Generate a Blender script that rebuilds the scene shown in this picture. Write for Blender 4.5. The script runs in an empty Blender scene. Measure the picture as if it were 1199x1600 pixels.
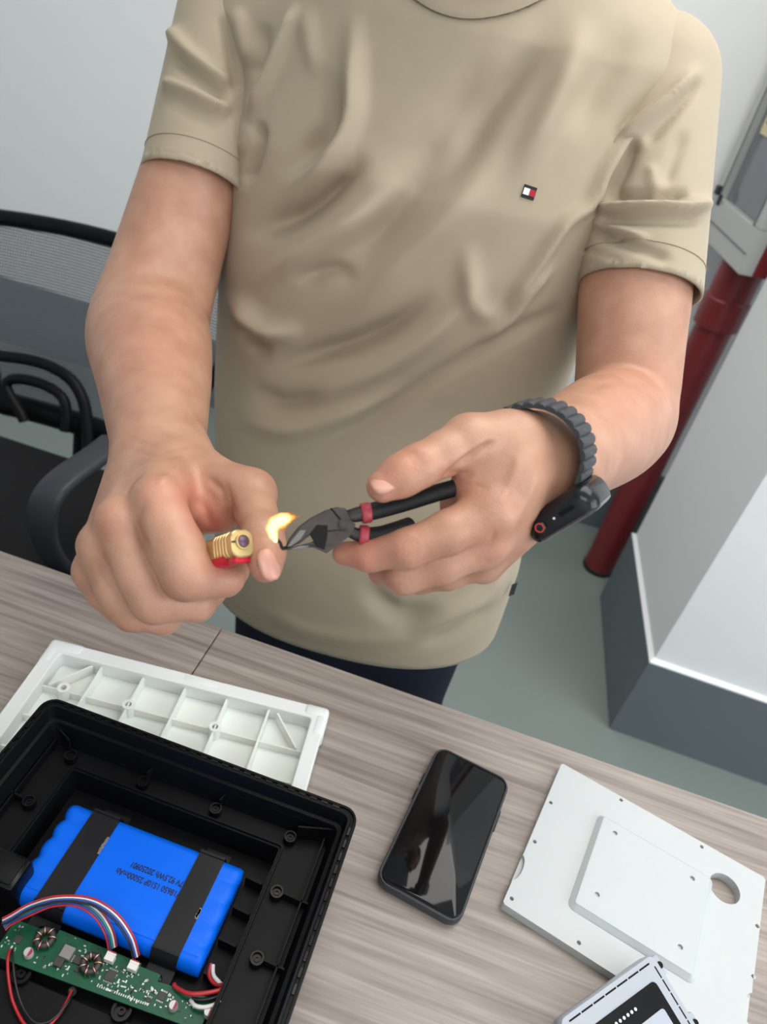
import bpy, bmesh, math, random
import numpy as np
from mathutils import Vector, Matrix, Euler

random.seed(7)
S = bpy.context.scene
COL = S.collection

# ------------------------------------------------------------------ camera
TZ = 0.75                                   # desk top height
FPX = 1150.0                                # focal length in pixels of the 1199x1600 frame
CAM = np.array([0.0, 0.0, 1.38])
_p, _r, _y = math.radians(37.0), math.radians(-13.0), math.radians(8.0)
def _rz(v):
    return np.array([v[0]*math.cos(_y)-v[1]*math.sin(_y), v[0]*math.sin(_y)+v[1]*math.cos(_y), v[2]])
_f0 = np.array([0, math.cos(_p), -math.sin(_p)]); _r0 = np.array([1., 0, 0]); _d0 = np.cross(_f0, _r0)
CR = _rz(math.cos(_r)*_r0 + math.sin(_r)*_d0)      # image right
CD = _rz(-math.sin(_r)*_r0 + math.cos(_r)*_d0)     # image down
CF = _rz(_f0)                                      # viewing direction
cam_data = bpy.data.cameras.new('camera')
cam_data.sensor_fit = 'VERTICAL'; cam_data.sensor_height = 36.0
cam_data.lens = 36.0*FPX/1600.0
cam_data.clip_start = 0.02
cam_data.dof.use_dof = True; cam_data.dof.focus_distance = 0.56; cam_data.dof.aperture_fstop = 7.5
cam = bpy.data.objects.new('camera', cam_data); COL.objects.link(cam)
_M = Matrix(((CR[0], -CD[0], -CF[0], CAM[0]), (CR[1], -CD[1], -CF[1], CAM[1]), (CR[2], -CD[2], -CF[2], CAM[2]), (0, 0, 0, 1)))
cam.matrix_world = _M
S.camera = cam
def P(x, y, d):
    """a point of the place: seen at pixel x, y, at distance d in front of the lens"""
    return CAM + ((x-599.5)/FPX*CR + (y-800.0)/FPX*CD + CF)*d
def AZ(x, y, z):
    v = (x-599.5)/FPX*CR + (y-800.0)/FPX*CD + CF
    return CAM + v*((z-CAM[2])/v[2])
def PX(V):
    v = np.asarray(V, float)-CAM
    zc = v@CF
    return 599.5+FPX*(v@CR)/zc, 800.0+FPX*(v@CD)/zc, zc

# ------------------------------------------------------------------ light
S.view_settings.view_transform = 'Standard'
S.view_settings.look = 'None'
S.view_settings.gamma = 1.0
S.view_settings.use_curve_mapping = False
S.view_settings.exposure = -0.08
W = bpy.data.worlds.new('daylight'); S.world = W; W.use_nodes = True
W.node_tree.nodes['Background'].inputs[0].default_value = (0.90, 0.945, 1.0, 1)
W.node_tree.nodes['Background'].inputs[1].default_value = 0.62
def area(name, loc, aim, sx, sy, power, col):
    l = bpy.data.lights.new(name, 'AREA'); l.shape = 'RECTANGLE'; l.size = sx; l.size_y = sy
    l.energy = power; l.color = col
    o = bpy.data.objects.new(name, l); COL.objects.link(o); o.location = loc
    o.rotation_euler = (Vector(aim)-Vector(loc)).to_track_quat('-Z', 'Y').to_euler()
    return o
area('window_daylight', (2.6, -0.2, 2.0), (0.0, 0.7, 1.0), 2.0, 1.6, 50, (0.90, 0.95, 1.0))
area('ceiling_lamp', (0.35, 1.05, 2.66), (0.35, 1.05, 0.0), 1.6, 1.4, 40, (1.0, 0.97, 0.92))
area('ceiling_lamp_front', (0.3, -0.9, 2.66), (0.3, -0.9, 0.0), 1.2, 0.6, 12, (1.0, 0.97, 0.92))

# ------------------------------------------------------------------ object helpers
ORG = {}
def _reg(o, org): ORG[o.name] = np.array(org, float); return o
def tag(o, label=None, cat=None, group=None, kind=None):
    if label: o['label'] = label
    if cat: o['category'] = cat
    if group: o['group'] = group
    if kind: o['kind'] = kind
    return o
def thing(name, loc, label, cat, group=None):
    o = bpy.data.objects.new(name, None); COL.objects.link(o); o.location = tuple(loc)
    o.empty_display_size = 0.05
    _reg(o, loc)
    return tag(o, label, cat, group)
def mk(name, verts, faces, mat, parent=None, smooth=False, mats=None, midx=None, org=None):
    """one mesh object; verts in world coordinates"""
    v = np.asarray(verts, float).reshape(-1, 3)
    if parent is not None: o0 = ORG[parent.name]
    elif org is not None: o0 = np.array(org, float)
    else: o0 = np.array([v[:, 0].mean(), v[:, 1].mean(), v[:, 2].min()])
    me = bpy.data.meshes.new(name)
    me.from_pydata((v-o0).tolist(), [], [tuple(f) for f in faces])
    me.update()
    for m in (mats or [mat]): me.materials.append(m)
    if midx is not None: me.polygons.foreach_set('material_index', np.asarray(midx, np.int32))
    if smooth: me.polygons.foreach_set('use_smooth', np.ones(len(me.polygons), bool))
    o = bpy.data.objects.new(name, me); COL.objects.link(o)
    if parent is not None:
        o.parent = parent
    else:
        o.location = tuple(o0)
    _reg(o, o0)
    return o
def inst(name, src, parent, off):
    """another object sharing src's mesh, moved by off (world)"""
    o = bpy.data.objects.new(name, src.data); COL.objects.link(o)
    if parent is not None:
        o.parent = parent; o.location = tuple(np.array(src.location)+np.array(off, float)) if src.parent else tuple(off)
    else:
        o.location = tuple(np.array(src.location)+np.array(off, float))
    o.rotation_euler = src.rotation_euler
    _reg(o, ORG[src.name]+np.array(off, float))
    return o
class MB:
    """collects shapes of ONE part"""
    def __init__(s): s.v = []; s.f = []; s.m = []
    def add(s, v, f, m=0):
        b = len(s.v); s.v += [tuple(map(float, q)) for q in v]
        s.f += [tuple(i+b for i in q) for q in f]; s.m += [m]*len(f); return s
    def box(s, c, h, ax=None, m=0, bev=0.0, seg=2):
        """box with centre c, half sizes h, axes ax, bevelled"""
        bm = bmesh.new(); bmesh.ops.create_cube(bm, size=2.0)
        for q in bm.verts: q.co = Vector((q.co.x*h[0], q.co.y*h[1], q.co.z*h[2]))
        if bev > 0: bmesh.ops.bevel(bm, geom=bm.edges[:], offset=bev, segments=seg, affect='EDGES', profile=0.5)
        A = np.eye(3) if ax is None else np.array(ax, float)
        bm.verts.index_update()
        v = [np.array(c, float)+A.T@np.array(q.co) for q in bm.verts]
        f = [tuple(x.index for x in q.verts) for q in bm.faces]
        bm.free(); return s.add(v, f, m)
    def tube(s, pts, r, n=10, m=0, cap=True, flat=1.0):
        pts = [np.array(p, float) for p in pts]; rs = r if hasattr(r, '__len__') else [r]*len(pts)
        v = []; f = []; prev = None
        for i, p in enumerate(pts):
            t = pts[min(i+1, len(pts)-1)]-pts[max(i-1, 0)]; t = t/(np.linalg.norm(t)+1e-12)
            if prev is None:
                a = np.array([0, 0, 1.]) if abs(t[2]) < .9 else np.array([1., 0, 0])
                u = np.cross(t, a)
            else: u = prev - t*(prev@t)
            u = u/(np.linalg.norm(u)+1e-12); w = np.cross(t, u); prev = u
            for k in range(n):
                a = 2*math.pi*k/n; v.append(p+rs[i]*(math.cos(a)*u+math.sin(a)*w*flat))
        for i in range(len(pts)-1):
            for k in range(n):
                a = i*n+k; b = i*n+(k+1) % n
                f.append((a, b, b+n, a+n))
        if cap: f.append(tuple(range(n))[::-1]); f.append(tuple(range(len(v)-n, len(v))))
        return s.add(v, f, m)
    def lathe(s, prof, c, ax=None, n=20, m=0):
        """prof: (radius, height) pairs round axis 2 of ax"""
        A = np.eye(3) if ax is None else np.array(ax, float); v = []; f = []
        for (r, h) in prof:
            for k in range(n):
                a = 2*math.pi*k/n
                v.append(np.array(c, float)+r*math.cos(a)*A[0]+r*math.sin(a)*A[1]+h*A[2])
        for i in range(len(prof)-1):
            for k in range(n):
                a = i*n+k; b = i*n+(k+1) % n
                f.append((a, b, b+n, a+n))
        f.append(tuple(range(n))[::-1]); f.append(tuple(range(len(v)-n, len(v))))
        return s.add(v, f, m)
    def prism(s, poly, z0, z1, c=(0, 0, 0), ax=None, m=0):
        A = np.eye(3) if ax is None else np.array(ax, float); n = len(poly); v = []
        for z in (z0, z1):
            for (x, y) in poly: v.append(np.array(c, float)+x*A[0]+y*A[1]+z*A[2])
        f = [tuple(range(n))[::-1], tuple(range(n, 2*n))]+[(i, (i+1) % n, n+(i+1) % n, n+i) for i in range(n)]
        return s.add(v, f, m)
    def build(s, name, mat, parent=None, smooth=False, mats=None, org=None, angle=None):
        o = mk(name, s.v, s.f, mat, parent, smooth, mats, s.m if mats else None, org)
        bm = bmesh.new(); bm.from_mesh(o.data); bmesh.ops.recalc_face_normals(bm, faces=bm.faces); 
        bm.to_mesh(o.data); bm.free()
        if angle is not None:
            me = o.data; me.polygons.foreach_set('use_smooth', np.ones(len(me.polygons), bool))
            try: me.set_sharp_from_angle(angle=math.radians(angle))
            except Exception: pass
        return o
def rrect(hx, hy, r, n=5, cx=0, cy=0):
    out = []
    for (sx, sy, a0) in ((1, 1, 0), (-1, 1, 90), (-1, -1, 180), (1, -1, 270)):
        for k in range(n+1):
            a = math.radians(a0+90*k/n); out.append((cx+sx*(hx-r)+r*math.cos(a), cy+sy*(hy-r)+r*math.sin(a)))
    return out
def circ(cx, cy, r, n=14, ry=None): return [(cx+r*math.cos(2*math.pi*k/n), cy+(ry or r)*math.sin(2*math.pi*k/n)) for k in range(n)]
def curve_mesh(splines, th, bev=0.0):
    """flat plate with holes: outline first, then holes; returns verts, faces with z in 0..th"""
    cu = bpy.data.curves.new('tmp', 'CURVE'); cu.dimensions = '2D'; cu.fill_mode = 'BOTH'
    cu.extrude = th/2-bev; cu.bevel_depth = bev; cu.bevel_resolution = 2; cu.offset = -bev
    for sp in splines:
        q = cu.splines.new('POLY'); q.points.add(len(sp)-1); q.use_cyclic_u = True
        for i, (x, y) in enumerate(sp): q.points[i].co = (x, y, 0, 1)
    ob = bpy.data.objects.new('tmp', cu)
    me = bpy.data.meshes.new_from_object(ob)
    v = [(q.co.x, q.co.y, q.co.z+th/2) for q in me.vertices]; f = [tuple(p.vertices) for p in me.polygons]
    bpy.data.objects.remove(ob); bpy.data.curves.remove(cu); bpy.data.meshes.remove(me)
    return v, f
def text_mesh(body, size):
    cu = bpy.data.curves.new('tmp', 'FONT'); cu.body = body; cu.size = size; cu.align_x = 'LEFT'; cu.extrude = 0.00008; cu.offset = 0.00010
    ob = bpy.data.objects.new('tmp', cu); me = bpy.data.meshes.new_from_object(ob)
    v = [tuple(q.co) for q in me.vertices]; f = [tuple(p.vertices) for p in me.polygons]
    bpy.data.objects.remove(ob); bpy.data.curves.remove(cu); bpy.data.meshes.remove(me)
    return v, f
def xf(v, c, ax):
    A = np.array(ax, float); return [np.array(c, float)+q[0]*A[0]+q[1]*A[1]+q[2]*A[2] for q in v]
def unit(v): v = np.asarray(v, float); return v/np.linalg.norm(v)
def rot2(a): a = math.radians(a); return np.array([[math.cos(a), math.sin(a), 0], [-math.sin(a), math.cos(a), 0], [0, 0, 1.]])
def spline(pts, n=8):
    pts = [np.array(p, float) for p in pts]; out = []
    for i in range(len(pts)-1):
        p0 = pts[max(i-1, 0)]; p1 = pts[i]; p2 = pts[i+1]; p3 = pts[min(i+2, len(pts)-1)]
        for k in range(n):
            t = k/n
            out.append(0.5*((2*p1)+(-p0+p2)*t+(2*p0-5*p1+4*p2-p3)*t*t+(-p0+3*p1-3*p2+p3)*t**3))
    out.append(pts[-1]); return out

# ------------------------------------------------------------------ materials
def mat(name, col, rough=0.5, metal=0.0, spec=0.5, var=0.0, vscale=30.0, bump=0.0, bscale=200.0, sss=0.0, emit=None, estr=0.0, coat=0.0, trans=0.0, sheen=0.0, stretch=None, dist=0.002):
    m = bpy.data.materials.new(name); m.use_nodes = True; nt = m.node_tree; b = nt.nodes['Principled BSDF']
    I = b.inputs
    I['Base Color'].default_value = (*col, 1); I['Roughness'].default_value = rough; I['Metallic'].default_value = metal
    I['Specular IOR Level'].default_value = spec
    if coat: I['Coat Weight'].default_value = coat; I['Coat Roughness'].default_value = 0.05
    if trans: I['Transmission Weight'].default_value = trans
    if sheen: I['Sheen Weight'].default_value = sheen; I['Sheen Roughness'].default_value = 0.4
    if sss: I['Subsurface Weight'].default_value = sss; I['Subsurface Radius'].default_value = (0.008, 0.003, 0.0015); I['Subsurface Scale'].default_value = 1.0
    if emit: I['Emission Color'].default_value = (*emit, 1); I['Emission Strength'].default_value = estr
    tc = nt.nodes.new('ShaderNodeTexCoord'); src = tc.outputs['Object']
    if stretch:
        mp = nt.nodes.new('ShaderNodeMapping'); mp.inputs['Scale'].default_value = stretch; nt.links.new(src, mp.inputs[0]); src = mp.outputs[0]
    if var:
        n = nt.nodes.new('ShaderNodeTexNoise'); n.inputs['Scale'].default_value = vscale; n.inputs['Detail'].default_value = 4; nt.links.new(src, n.inputs['Vector'])
        mx = nt.nodes.new('ShaderNodeMix'); mx.data_type = 'RGBA'
        mx.inputs[6].default_value = (*[c*(1-var) for c in col], 1); mx.inputs[7].default_value = (*[min(1, c*(1+var)) for c in col], 1)
        nt.links.new(n.outputs[0], mx.inputs[0]); nt.links.new(mx.outputs[2], I['Base Color'])
    if bump:
        n2 = nt.nodes.new('ShaderNodeTexNoise'); n2.inputs['Scale'].default_value = bscale; n2.inputs['Detail'].default_value = 3; nt.links.new(src, n2.inputs['Vector'])
        bp = nt.nodes.new('ShaderNodeBump'); bp.inputs['Strength'].default_value = bump; bp.inputs['Distance'].default_value = dist
        nt.links.new(n2.outputs[0], bp.inputs['Height']); nt.links.new(bp.outputs[0], I['Normal'])
    return m
def srgb(r, g, b):
    f = lambda c: (c/255/12.92) if c/255 <= 0.04045 else ((c/255+0.055)/1.055)**2.4
    return (f(r), f(g), f(b))
def wood_mat():
    m = bpy.data.materials.new('grey_oak_laminate'); m.use_nodes = True; nt = m.node_tree; b = nt.nodes['Principled BSDF']
    tc = nt.nodes.new('ShaderNodeTexCoord')
    def noise(sc, scale, det, dist=0.0):
        mp = nt.nodes.new('ShaderNodeMapping'); mp.inputs['Scale'].default_value = sc; nt.links.new(tc.outputs['Object'], mp.inputs[0])
        n = nt.nodes.new('ShaderNodeTexNoise'); n.inputs['Scale'].default_value = scale; n.inputs['Detail'].default_value = det; n.inputs['Distortion'].default_value = dist
        nt.links.new(mp.outputs[0], n.inputs['Vector']); return n.outputs[0]
    a = noise((0.8, 18.0, 1), 6.0, 7.0, 0.35); c = noise((2.0, 70.0, 1), 5.0, 4.0, 0.2); d = noise((0.6, 3.0, 1), 4.0, 2.0, 0.4)
    def ramp(src, stops):
        r = nt.nodes.new('ShaderNodeValToRGB'); nt.links.new(src, r.inputs[0]); e = r.color_ramp.elements
        while len(e) < len(stops): e.new(0.5)
        for i, (p, col) in enumerate(stops): e[i].position = p; e[i].color = (*col, 1)
        return r.outputs[0]
    base = ramp(a, [(0.26, srgb(126, 114, 107)), (0.5, srgb(157, 146, 138)), (0.74, srgb(174, 164, 156))])
    fine = ramp(c, [(0.35, (0.52, 0.50, 0.48)), (0.6, (1, 1, 1))]); big = ramp(d, [(0.3, (0.82, 0.82, 0.83)), (0.7, (1.05, 1.04, 1.03))])
    def mul(x, y, fac=1.0):
        mx = nt.nodes.new('ShaderNodeMix'); mx.data_type = 'RGBA'; mx.blend_type = 'MULTIPLY'; mx.inputs[0].default_value = fac
        nt.links.new(x, mx.inputs[6]); nt.links.new(y, mx.inputs[7]); return mx.outputs[2]
    nt.links.new(mul(mul(base, fine, 0.45), big, 0.8), b.inputs['Base Color'])
    b.inputs['Roughness'].default_value = 0.42
    bp = nt.nodes.new('ShaderNodeBump'); bp.inputs['Strength'].default_value = 0.15; bp.inputs['Distance'].default_value = 0.0006
    nt.links.new(c, bp.inputs['Height']); nt.links.new(bp.outputs[0], b.inputs['Normal'])
    return m
def skin_mat():
    m = bpy.data.materials.new('skin'); m.use_nodes = True; nt = m.node_tree; b = nt.nodes['Principled BSDF']
    at = nt.nodes.new('ShaderNodeAttribute'); at.attribute_name = 'blush'
    tc = nt.nodes.new('ShaderNodeTexCoord')
    n = nt.nodes.new('ShaderNodeTexNoise'); n.inputs['Scale'].default_value = 45; n.inputs['Detail'].default_value = 5; nt.links.new(tc.outputs['Object'], n.inputs['Vector'])
    r = nt.nodes.new('ShaderNodeValToRGB'); r.color_ramp.elements[0].position = 0.3; r.color_ramp.elements[1].position = 0.7
    r.color_ramp.elements[0].color = (*srgb(172, 126, 103), 1); r.color_ramp.elements[1].color = (*srgb(188, 144, 120), 1)
    nt.links.new(n.outputs[0], r.inputs[0])
    mx = nt.nodes.new('ShaderNodeMix'); mx.data_type = 'RGBA'; mx.inputs[7].default_value = (*srgb(200, 118, 100), 1)
    nt.links.new(r.outputs[0], mx.inputs[6]); nt.links.new(at.outputs['Fac'], mx.inputs[0]); nt.links.new(mx.outputs[2], b.inputs['Base Color'])
    b.inputs['Roughness'].default_value = 0.43; b.inputs['Specular IOR Level'].default_value = 0.45
    b.inputs['Subsurface Weight'].default_value = 0.12; b.inputs['Subsurface Radius'].default_value = (0.009, 0.003, 0.0015); b.inputs['Subsurface Scale'].default_value = 0.6
    v = nt.nodes.new('ShaderNodeTexVoronoi'); v.inputs['Scale'].default_value = 900; nt.links.new(tc.outputs['Object'], v.inputs['Vector'])
    n3 = nt.nodes.new('ShaderNodeTexNoise'); n3.inputs['Scale'].default_value = 350; n3.inputs['Detail'].default_value = 3; nt.links.new(tc.outputs['Object'], n3.inputs['Vector'])
    ad = nt.nodes.new('ShaderNodeMath'); ad.operation = 'ADD'; nt.links.new(v.outputs['Distance'], ad.inputs[0]); nt.links.new(n3.outputs[0], ad.inputs[1])
    bp = nt.nodes.new('ShaderNodeBump'); bp.inputs['Strength'].default_value = 0.22; bp.inputs['Distance'].default_value = 0.0006
    nt.links.new(ad.outputs[0], bp.inputs['Height']); nt.links.new(bp.outputs[0], b.inputs['Normal'])
    return m
def mesh_mat(name, col, scale):
    """woven chair mesh: open holes between the threads"""
    m = bpy.data.materials.new(name); m.use_nodes = True; nt = m.node_tree; b = nt.nodes['Principled BSDF']
    b.inputs['Base Color'].default_value = (*col, 1); b.inputs['Roughness'].default_value = 0.6
    tc = nt.nodes.new('ShaderNodeTexCoord'); sp = nt.nodes.new('ShaderNodeSeparateXYZ'); nt.links.new(tc.outputs['Object'], sp.inputs[0])
    def wave(o, sc):
        mu = nt.nodes.new('ShaderNodeMath'); mu.operation = 'MULTIPLY'; mu.inputs[1].default_value = sc; nt.links.new(o, mu.inputs[0])
        s = nt.nodes.new('ShaderNodeMath'); s.operation = 'SINE'; nt.links.new(mu.outputs[0], s.inputs[0])
        a = nt.nodes.new('ShaderNodeMath'); a.operation = 'GREATER_THAN'; a.inputs[1].default_value = -0.25; nt.links.new(s.outputs[0], a.inputs[0]); return a.outputs[0]
    mu = nt.nodes.new('ShaderNodeMath'); mu.operation = 'MULTIPLY'; nt.links.new(wave(sp.outputs[0], scale), mu.inputs[0]); nt.links.new(wave(sp.outputs[2], scale), mu.inputs[1])
    iv = nt.nodes.new('ShaderNodeMath'); iv.operation = 'SUBTRACT'; iv.inputs[0].default_value = 1.0; nt.links.new(mu.outputs[0], iv.inputs[1])
    nt.links.new(iv.outputs[0], b.inputs['Alpha'])
    return m
M = {}
M['wood'] = wood_mat()
M['skin'] = skin_mat()
M['nail'] = mat('fingernail', srgb(206, 152, 134), 0.32, spec=0.5)
M['shirt'] = mat('khaki_jersey', srgb(169, 156, 134), 0.62, spec=0.3, var=0.035, vscale=60, bump=0.12, bscale=1400, dist=0.0004, sheen=0.15)
M['seam'] = mat('khaki_stitching', srgb(158, 145, 123), 0.8, spec=0.2)
M['rib'] = mat('khaki_rib', srgb(163, 150, 129), 0.7, spec=0.3, bump=0.3, bscale=900, dist=0.0005)
M['navy'] = mat('navy_denim', srgb(28, 33, 48), 0.8, spec=0.2, var=0.15, vscale=300)
M['white_wall'] = mat('white_wall_paint', srgb(240, 242, 243), 0.75, spec=0.3, var=0.012, vscale=3, bump=0.03, bscale=120)
M['grey_dado'] = mat('grey_dado_paint', srgb(102, 111, 117), 0.5, spec=0.4, var=0.05, vscale=6)
M['floor'] = mat('grey_green_floor_paint', srgb(122, 132, 128), 0.36, spec=0.5, var=0.06, vscale=5, bump=0.05, bscale=30)
M['pipe'] = mat('red_pipe_paint', srgb(120, 36, 40), 0.38, spec=0.5, var=0.06, vscale=20)
M['red_dark'] = mat('red_cabinet_paint', srgb(120, 26, 32), 0.4)
M['alu'] = mat('aluminium_frame', srgb(190, 192, 190), 0.38, metal=0.35, var=0.03, vscale=40)
M['glass_grey'] = mat('cabinet_glass', srgb(120, 120, 128), 0.12, spec=0.6, var=0.06, vscale=9)
M['notice'] = mat('notice_paper', srgb(225, 210, 170), 0.7)
M['notice_red'] = mat('notice_print', srgb(205, 90, 70), 0.7)
M['black_plastic'] = mat('black_abs', (0.0032, 0.0033, 0.0042), 0.46, spec=0.16, bump=0.1, bscale=500, dist=0.0003)
M['black_gloss'] = mat('black_gloss', (0.0032, 0.0032, 0.004), 0.26, spec=0.22)
M['black_soft'] = mat('black_rubber', (0.012, 0.0125, 0.014), 0.6, spec=0.35, bump=0.08, bscale=600, dist=0.0003)
M['white_print'] = mat('white_printed_resin', srgb(188, 192, 193), 0.42, spec=0.4, var=0.012, vscale=15, sss=0.25)
M['white_cover'] = mat('white_cover_plastic', srgb(226, 229, 228), 0.42, spec=0.4, var=0.012, vscale=15)
M['white_trans'] = mat('white_translucent_resin', srgb(232, 234, 228), 0.35, spec=0.4, var=0.02, vscale=20, sss=0.35)
M['grey_dev'] = mat('grey_device_shell', srgb(165, 171, 180), 0.45, spec=0.4, bump=0.05, bscale=500, dist=0.0002)
M['screen_grey'] = mat('grey_lcd', srgb(170, 178, 188), 0.22, spec=0.5)
M['blue'] = mat('blue_shrink_wrap', (0.001, 0.140, 0.86), 0.36, spec=0.2, bump=0.06, bscale=60, dist=0.0015)
M['tape'] = mat('black_bracket', (0.008, 0.008, 0.010), 0.45, spec=0.3, bump=0.06, bscale=300, dist=0.0004)
M['pcb'] = mat('green_solder_mask', (0.004, 0.080, 0.036), 0.35, spec=0.3, var=0.25, vscale=160)
M['ink'] = mat('black_ink', (0.003, 0.006, 0.03), 0.6)
M['solder'] = mat('solder', (0.5, 0.51, 0.53), 0.4, metal=1.0)
M['steel'] = mat('steel', (0.55, 0.55, 0.57), 0.3, metal=1.0)
M['dark_steel'] = mat('worn_tool_steel', (0.062, 0.055, 0.053), 0.48, metal=0.85, var=0.35, vscale=120, bump=0.2, bscale=300, dist=0.0004)
M['cutting_edge'] = mat('bright_cutting_edge', (0.13, 0.125, 0.125), 0.38, metal=1.0)
M['copper'] = mat('copper_wire', (0.72, 0.42, 0.28), 0.3, metal=1.0)
M['cap_top'] = mat('capacitor_top', (0.5, 0.47, 0.47), 0.4, metal=0.4)
M['cap_mark'] = mat('capacitor_mark', (0.28, 0.025, 0.05), 0.5)
M['chip'] = mat('chip_epoxy', (0.035, 0.034, 0.034), 0.5)
M['void'] = mat('black_recess', (0.006, 0.005, 0.005), 0.6, spec=0.2)
M['chip_grey'] = mat('inductor_grey', (0.22, 0.20, 0.20), 0.5)
M['conn'] = mat('white_connector', (0.72, 0.71, 0.66), 0.45)
M['w_red'] = mat('red_insulation', (0.42, 0.018, 0.022), 0.38)
M['w_white'] = mat('white_insulation', (0.72, 0.71, 0.70), 0.4)
M['w_black'] = mat('black_insulation', (0.014, 0.014, 0.016), 0.4)
M['w_green'] = mat('green_insulation', (0.05, 0.22, 0.15), 0.4)
M['w_blue'] = mat('blue_insulation', (0.03, 0.07, 0.30), 0.4)
M['gold'] = mat('gold_metal', (0.66, 0.51, 0.25), 0.34, metal=0.8, var=0.08, vscale=150)
M['red_plastic'] = mat('red_lighter_plastic', (0.55, 0.012, 0.03), 0.25, spec=0.5)
M['violet'] = mat('nozzle_violet', (0.10, 0.05, 0.09), 0.3)
M['grip_red'] = mat('red_grip_band', (0.40, 0.045, 0.065), 0.42)
M['glass_black'] = mat('black_glass', (0.0035, 0.0035, 0.0045), 0.06, spec=0.32)
M['case_edge'] = mat('phone_case_edge', (0.035, 0.037, 0.045), 0.4, spec=0.45)
M['watch_case'] = mat('watch_aluminium', (0.022, 0.022, 0.026), 0.2, metal=0.6)
M['watch_glass'] = mat('watch_glass', (0.01, 0.01, 0.012), 0.05, spec=0.7, coat=0.6)
M['strap'] = mat('watch_strap', (0.040, 0.043, 0.050), 0.55, spec=0.4)
M['crown_red'] = mat('crown_red_ring', (0.6, 0.06, 0.035), 0.4)
M['chair_mesh'] = mesh_mat('chair_mesh', srgb(84, 88, 94), 1250.0)
M['seat_fabric'] = mat('black_seat_fabric', (0.0085, 0.0085, 0.010), 0.8, spec=0.25, bump=0.2, bscale=500, dist=0.0006)
M['arm_plastic'] = mat('dark_armrest', (0.034, 0.037, 0.046), 0.42, spec=0.45)
M['em_white'] = mat('embroidery_white', srgb(232, 232, 232), 0.7)
M['em_red'] = mat('embroidery_red', srgb(168, 22, 46), 0.7)
M['em_navy'] = mat('embroidery_navy', srgb(16, 20, 26), 0.7)
M['hair'] = mat('black_hair', (0.010, 0.008, 0.007), 0.6, spec=0.2, bump=0.4, bscale=300)
M['eye_white'] = mat('eye_white', (0.8, 0.78, 0.75), 0.2)
M['iris'] = mat('iris', (0.03, 0.015, 0.008), 0.15)
M['shoe'] = mat('black_shoe', (0.02, 0.02, 0.022), 0.5)
M['lip'] = mat('lips', srgb(190, 110, 100), 0.45)
M['char'] = mat('charred_wire', (0.012, 0.010, 0.009), 0.7)
M['scratch'] = mat('scuffed_plastic', (0.45, 0.45, 0.45), 0.6)
def flame_mat():
    m = bpy.data.materials.new('flame'); m.use_nodes = True; nt = m.node_tree; nt.nodes.clear()
    out = nt.nodes.new('ShaderNodeOutputMaterial'); em = nt.nodes.new('ShaderNodeEmission'); at = nt.nodes.new('ShaderNodeAttribute'); at.attribute_name = 'burn'
    r = nt.nodes.new('ShaderNodeValToRGB'); e = r.color_ramp.elements
    e[0].position = 0.0; e[0].color = (0.9, 0.22, 0.03, 1); e[1].position = 1.0; e[1].color = (1.0, 0.86, 0.45, 1); q = e.new(0.45); q.color = (1.0, 0.52, 0.09, 1)
    mr = nt.nodes.new('ShaderNodeMapRange'); mr.inputs[3].default_value = 0.9; mr.inputs[4].default_value = 1.9
    nt.links.new(at.outputs['Fac'], r.inputs[0]); nt.links.new(at.outputs['Fac'], mr.inputs[0]); nt.links.new(r.outputs[0], em.inputs[0]); nt.links.new(mr.outputs[0], em.inputs[1])
    tr = nt.nodes.new('ShaderNodeBsdfTransparent'); mixn = nt.nodes.new('ShaderNodeMixShader')
    mr2 = nt.nodes.new('ShaderNodeMapRange'); mr2.inputs[1].default_value = 0.0; mr2.inputs[2].default_value = 0.5; mr2.inputs[3].default_value = 0.12; mr2.inputs[4].default_value = 1.0
    nt.links.new(at.outputs['Fac'], mr2.inputs[0]); nt.links.new(mr2.outputs[0], mixn.inputs[0]); nt.links.new(tr.outputs[0], mixn.inputs[1]); nt.links.new(em.outputs[0], mixn.inputs[2])
    nt.links.new(mixn.outputs[0], out.inputs[0]); return m
M['flame'] = flame_mat()

# ------------------------------------------------------------------ the room
def slab(name, lo, hi, m, bev=0.0, kind='structure', parent=None):
    lo = np.array(lo, float); hi = np.array(hi, float)
    o = MB().box((lo+hi)/2, (hi-lo)/2, bev=bev).build(name, m, parent)
    if parent is None: tag(o, kind=kind)
    return o
YB = 2.10                                   # back wall
slab('floor', (-2.7, -1.6, -0.05), (2.6, YB+0.1, 0.0), M['floor'])
slab('ceiling', (-2.7, -1.6, 2.72), (2.6, YB+0.1, 2.8), M['white_wall'])
slab('wall_back', (-2.7, YB, 0.0), (2.6, YB+0.1, 2.72), M['white_wall'])
slab('wall_front_light_block', (-2.7, -1.7, 0.0), (2.6, -1.6, 2.72), M['white_wall'])  # unseen wall behind the camera, added to block world light from that side
slab('wall_left', (-2.7, -1.6, 0.0), (-2.6, YB, 2.72), M['white_wall'])
slab('baseboard_back', (-2.6, YB-0.012, 0.0), (2.6, YB-0.0005, 0.25), M['grey_dado'], 0.003)
slab('baseboard_left', (-2.5995, -1.6, 0.0), (-2.588, YB-0.013, 0.25), M['grey_dado'], 0.003)
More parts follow.
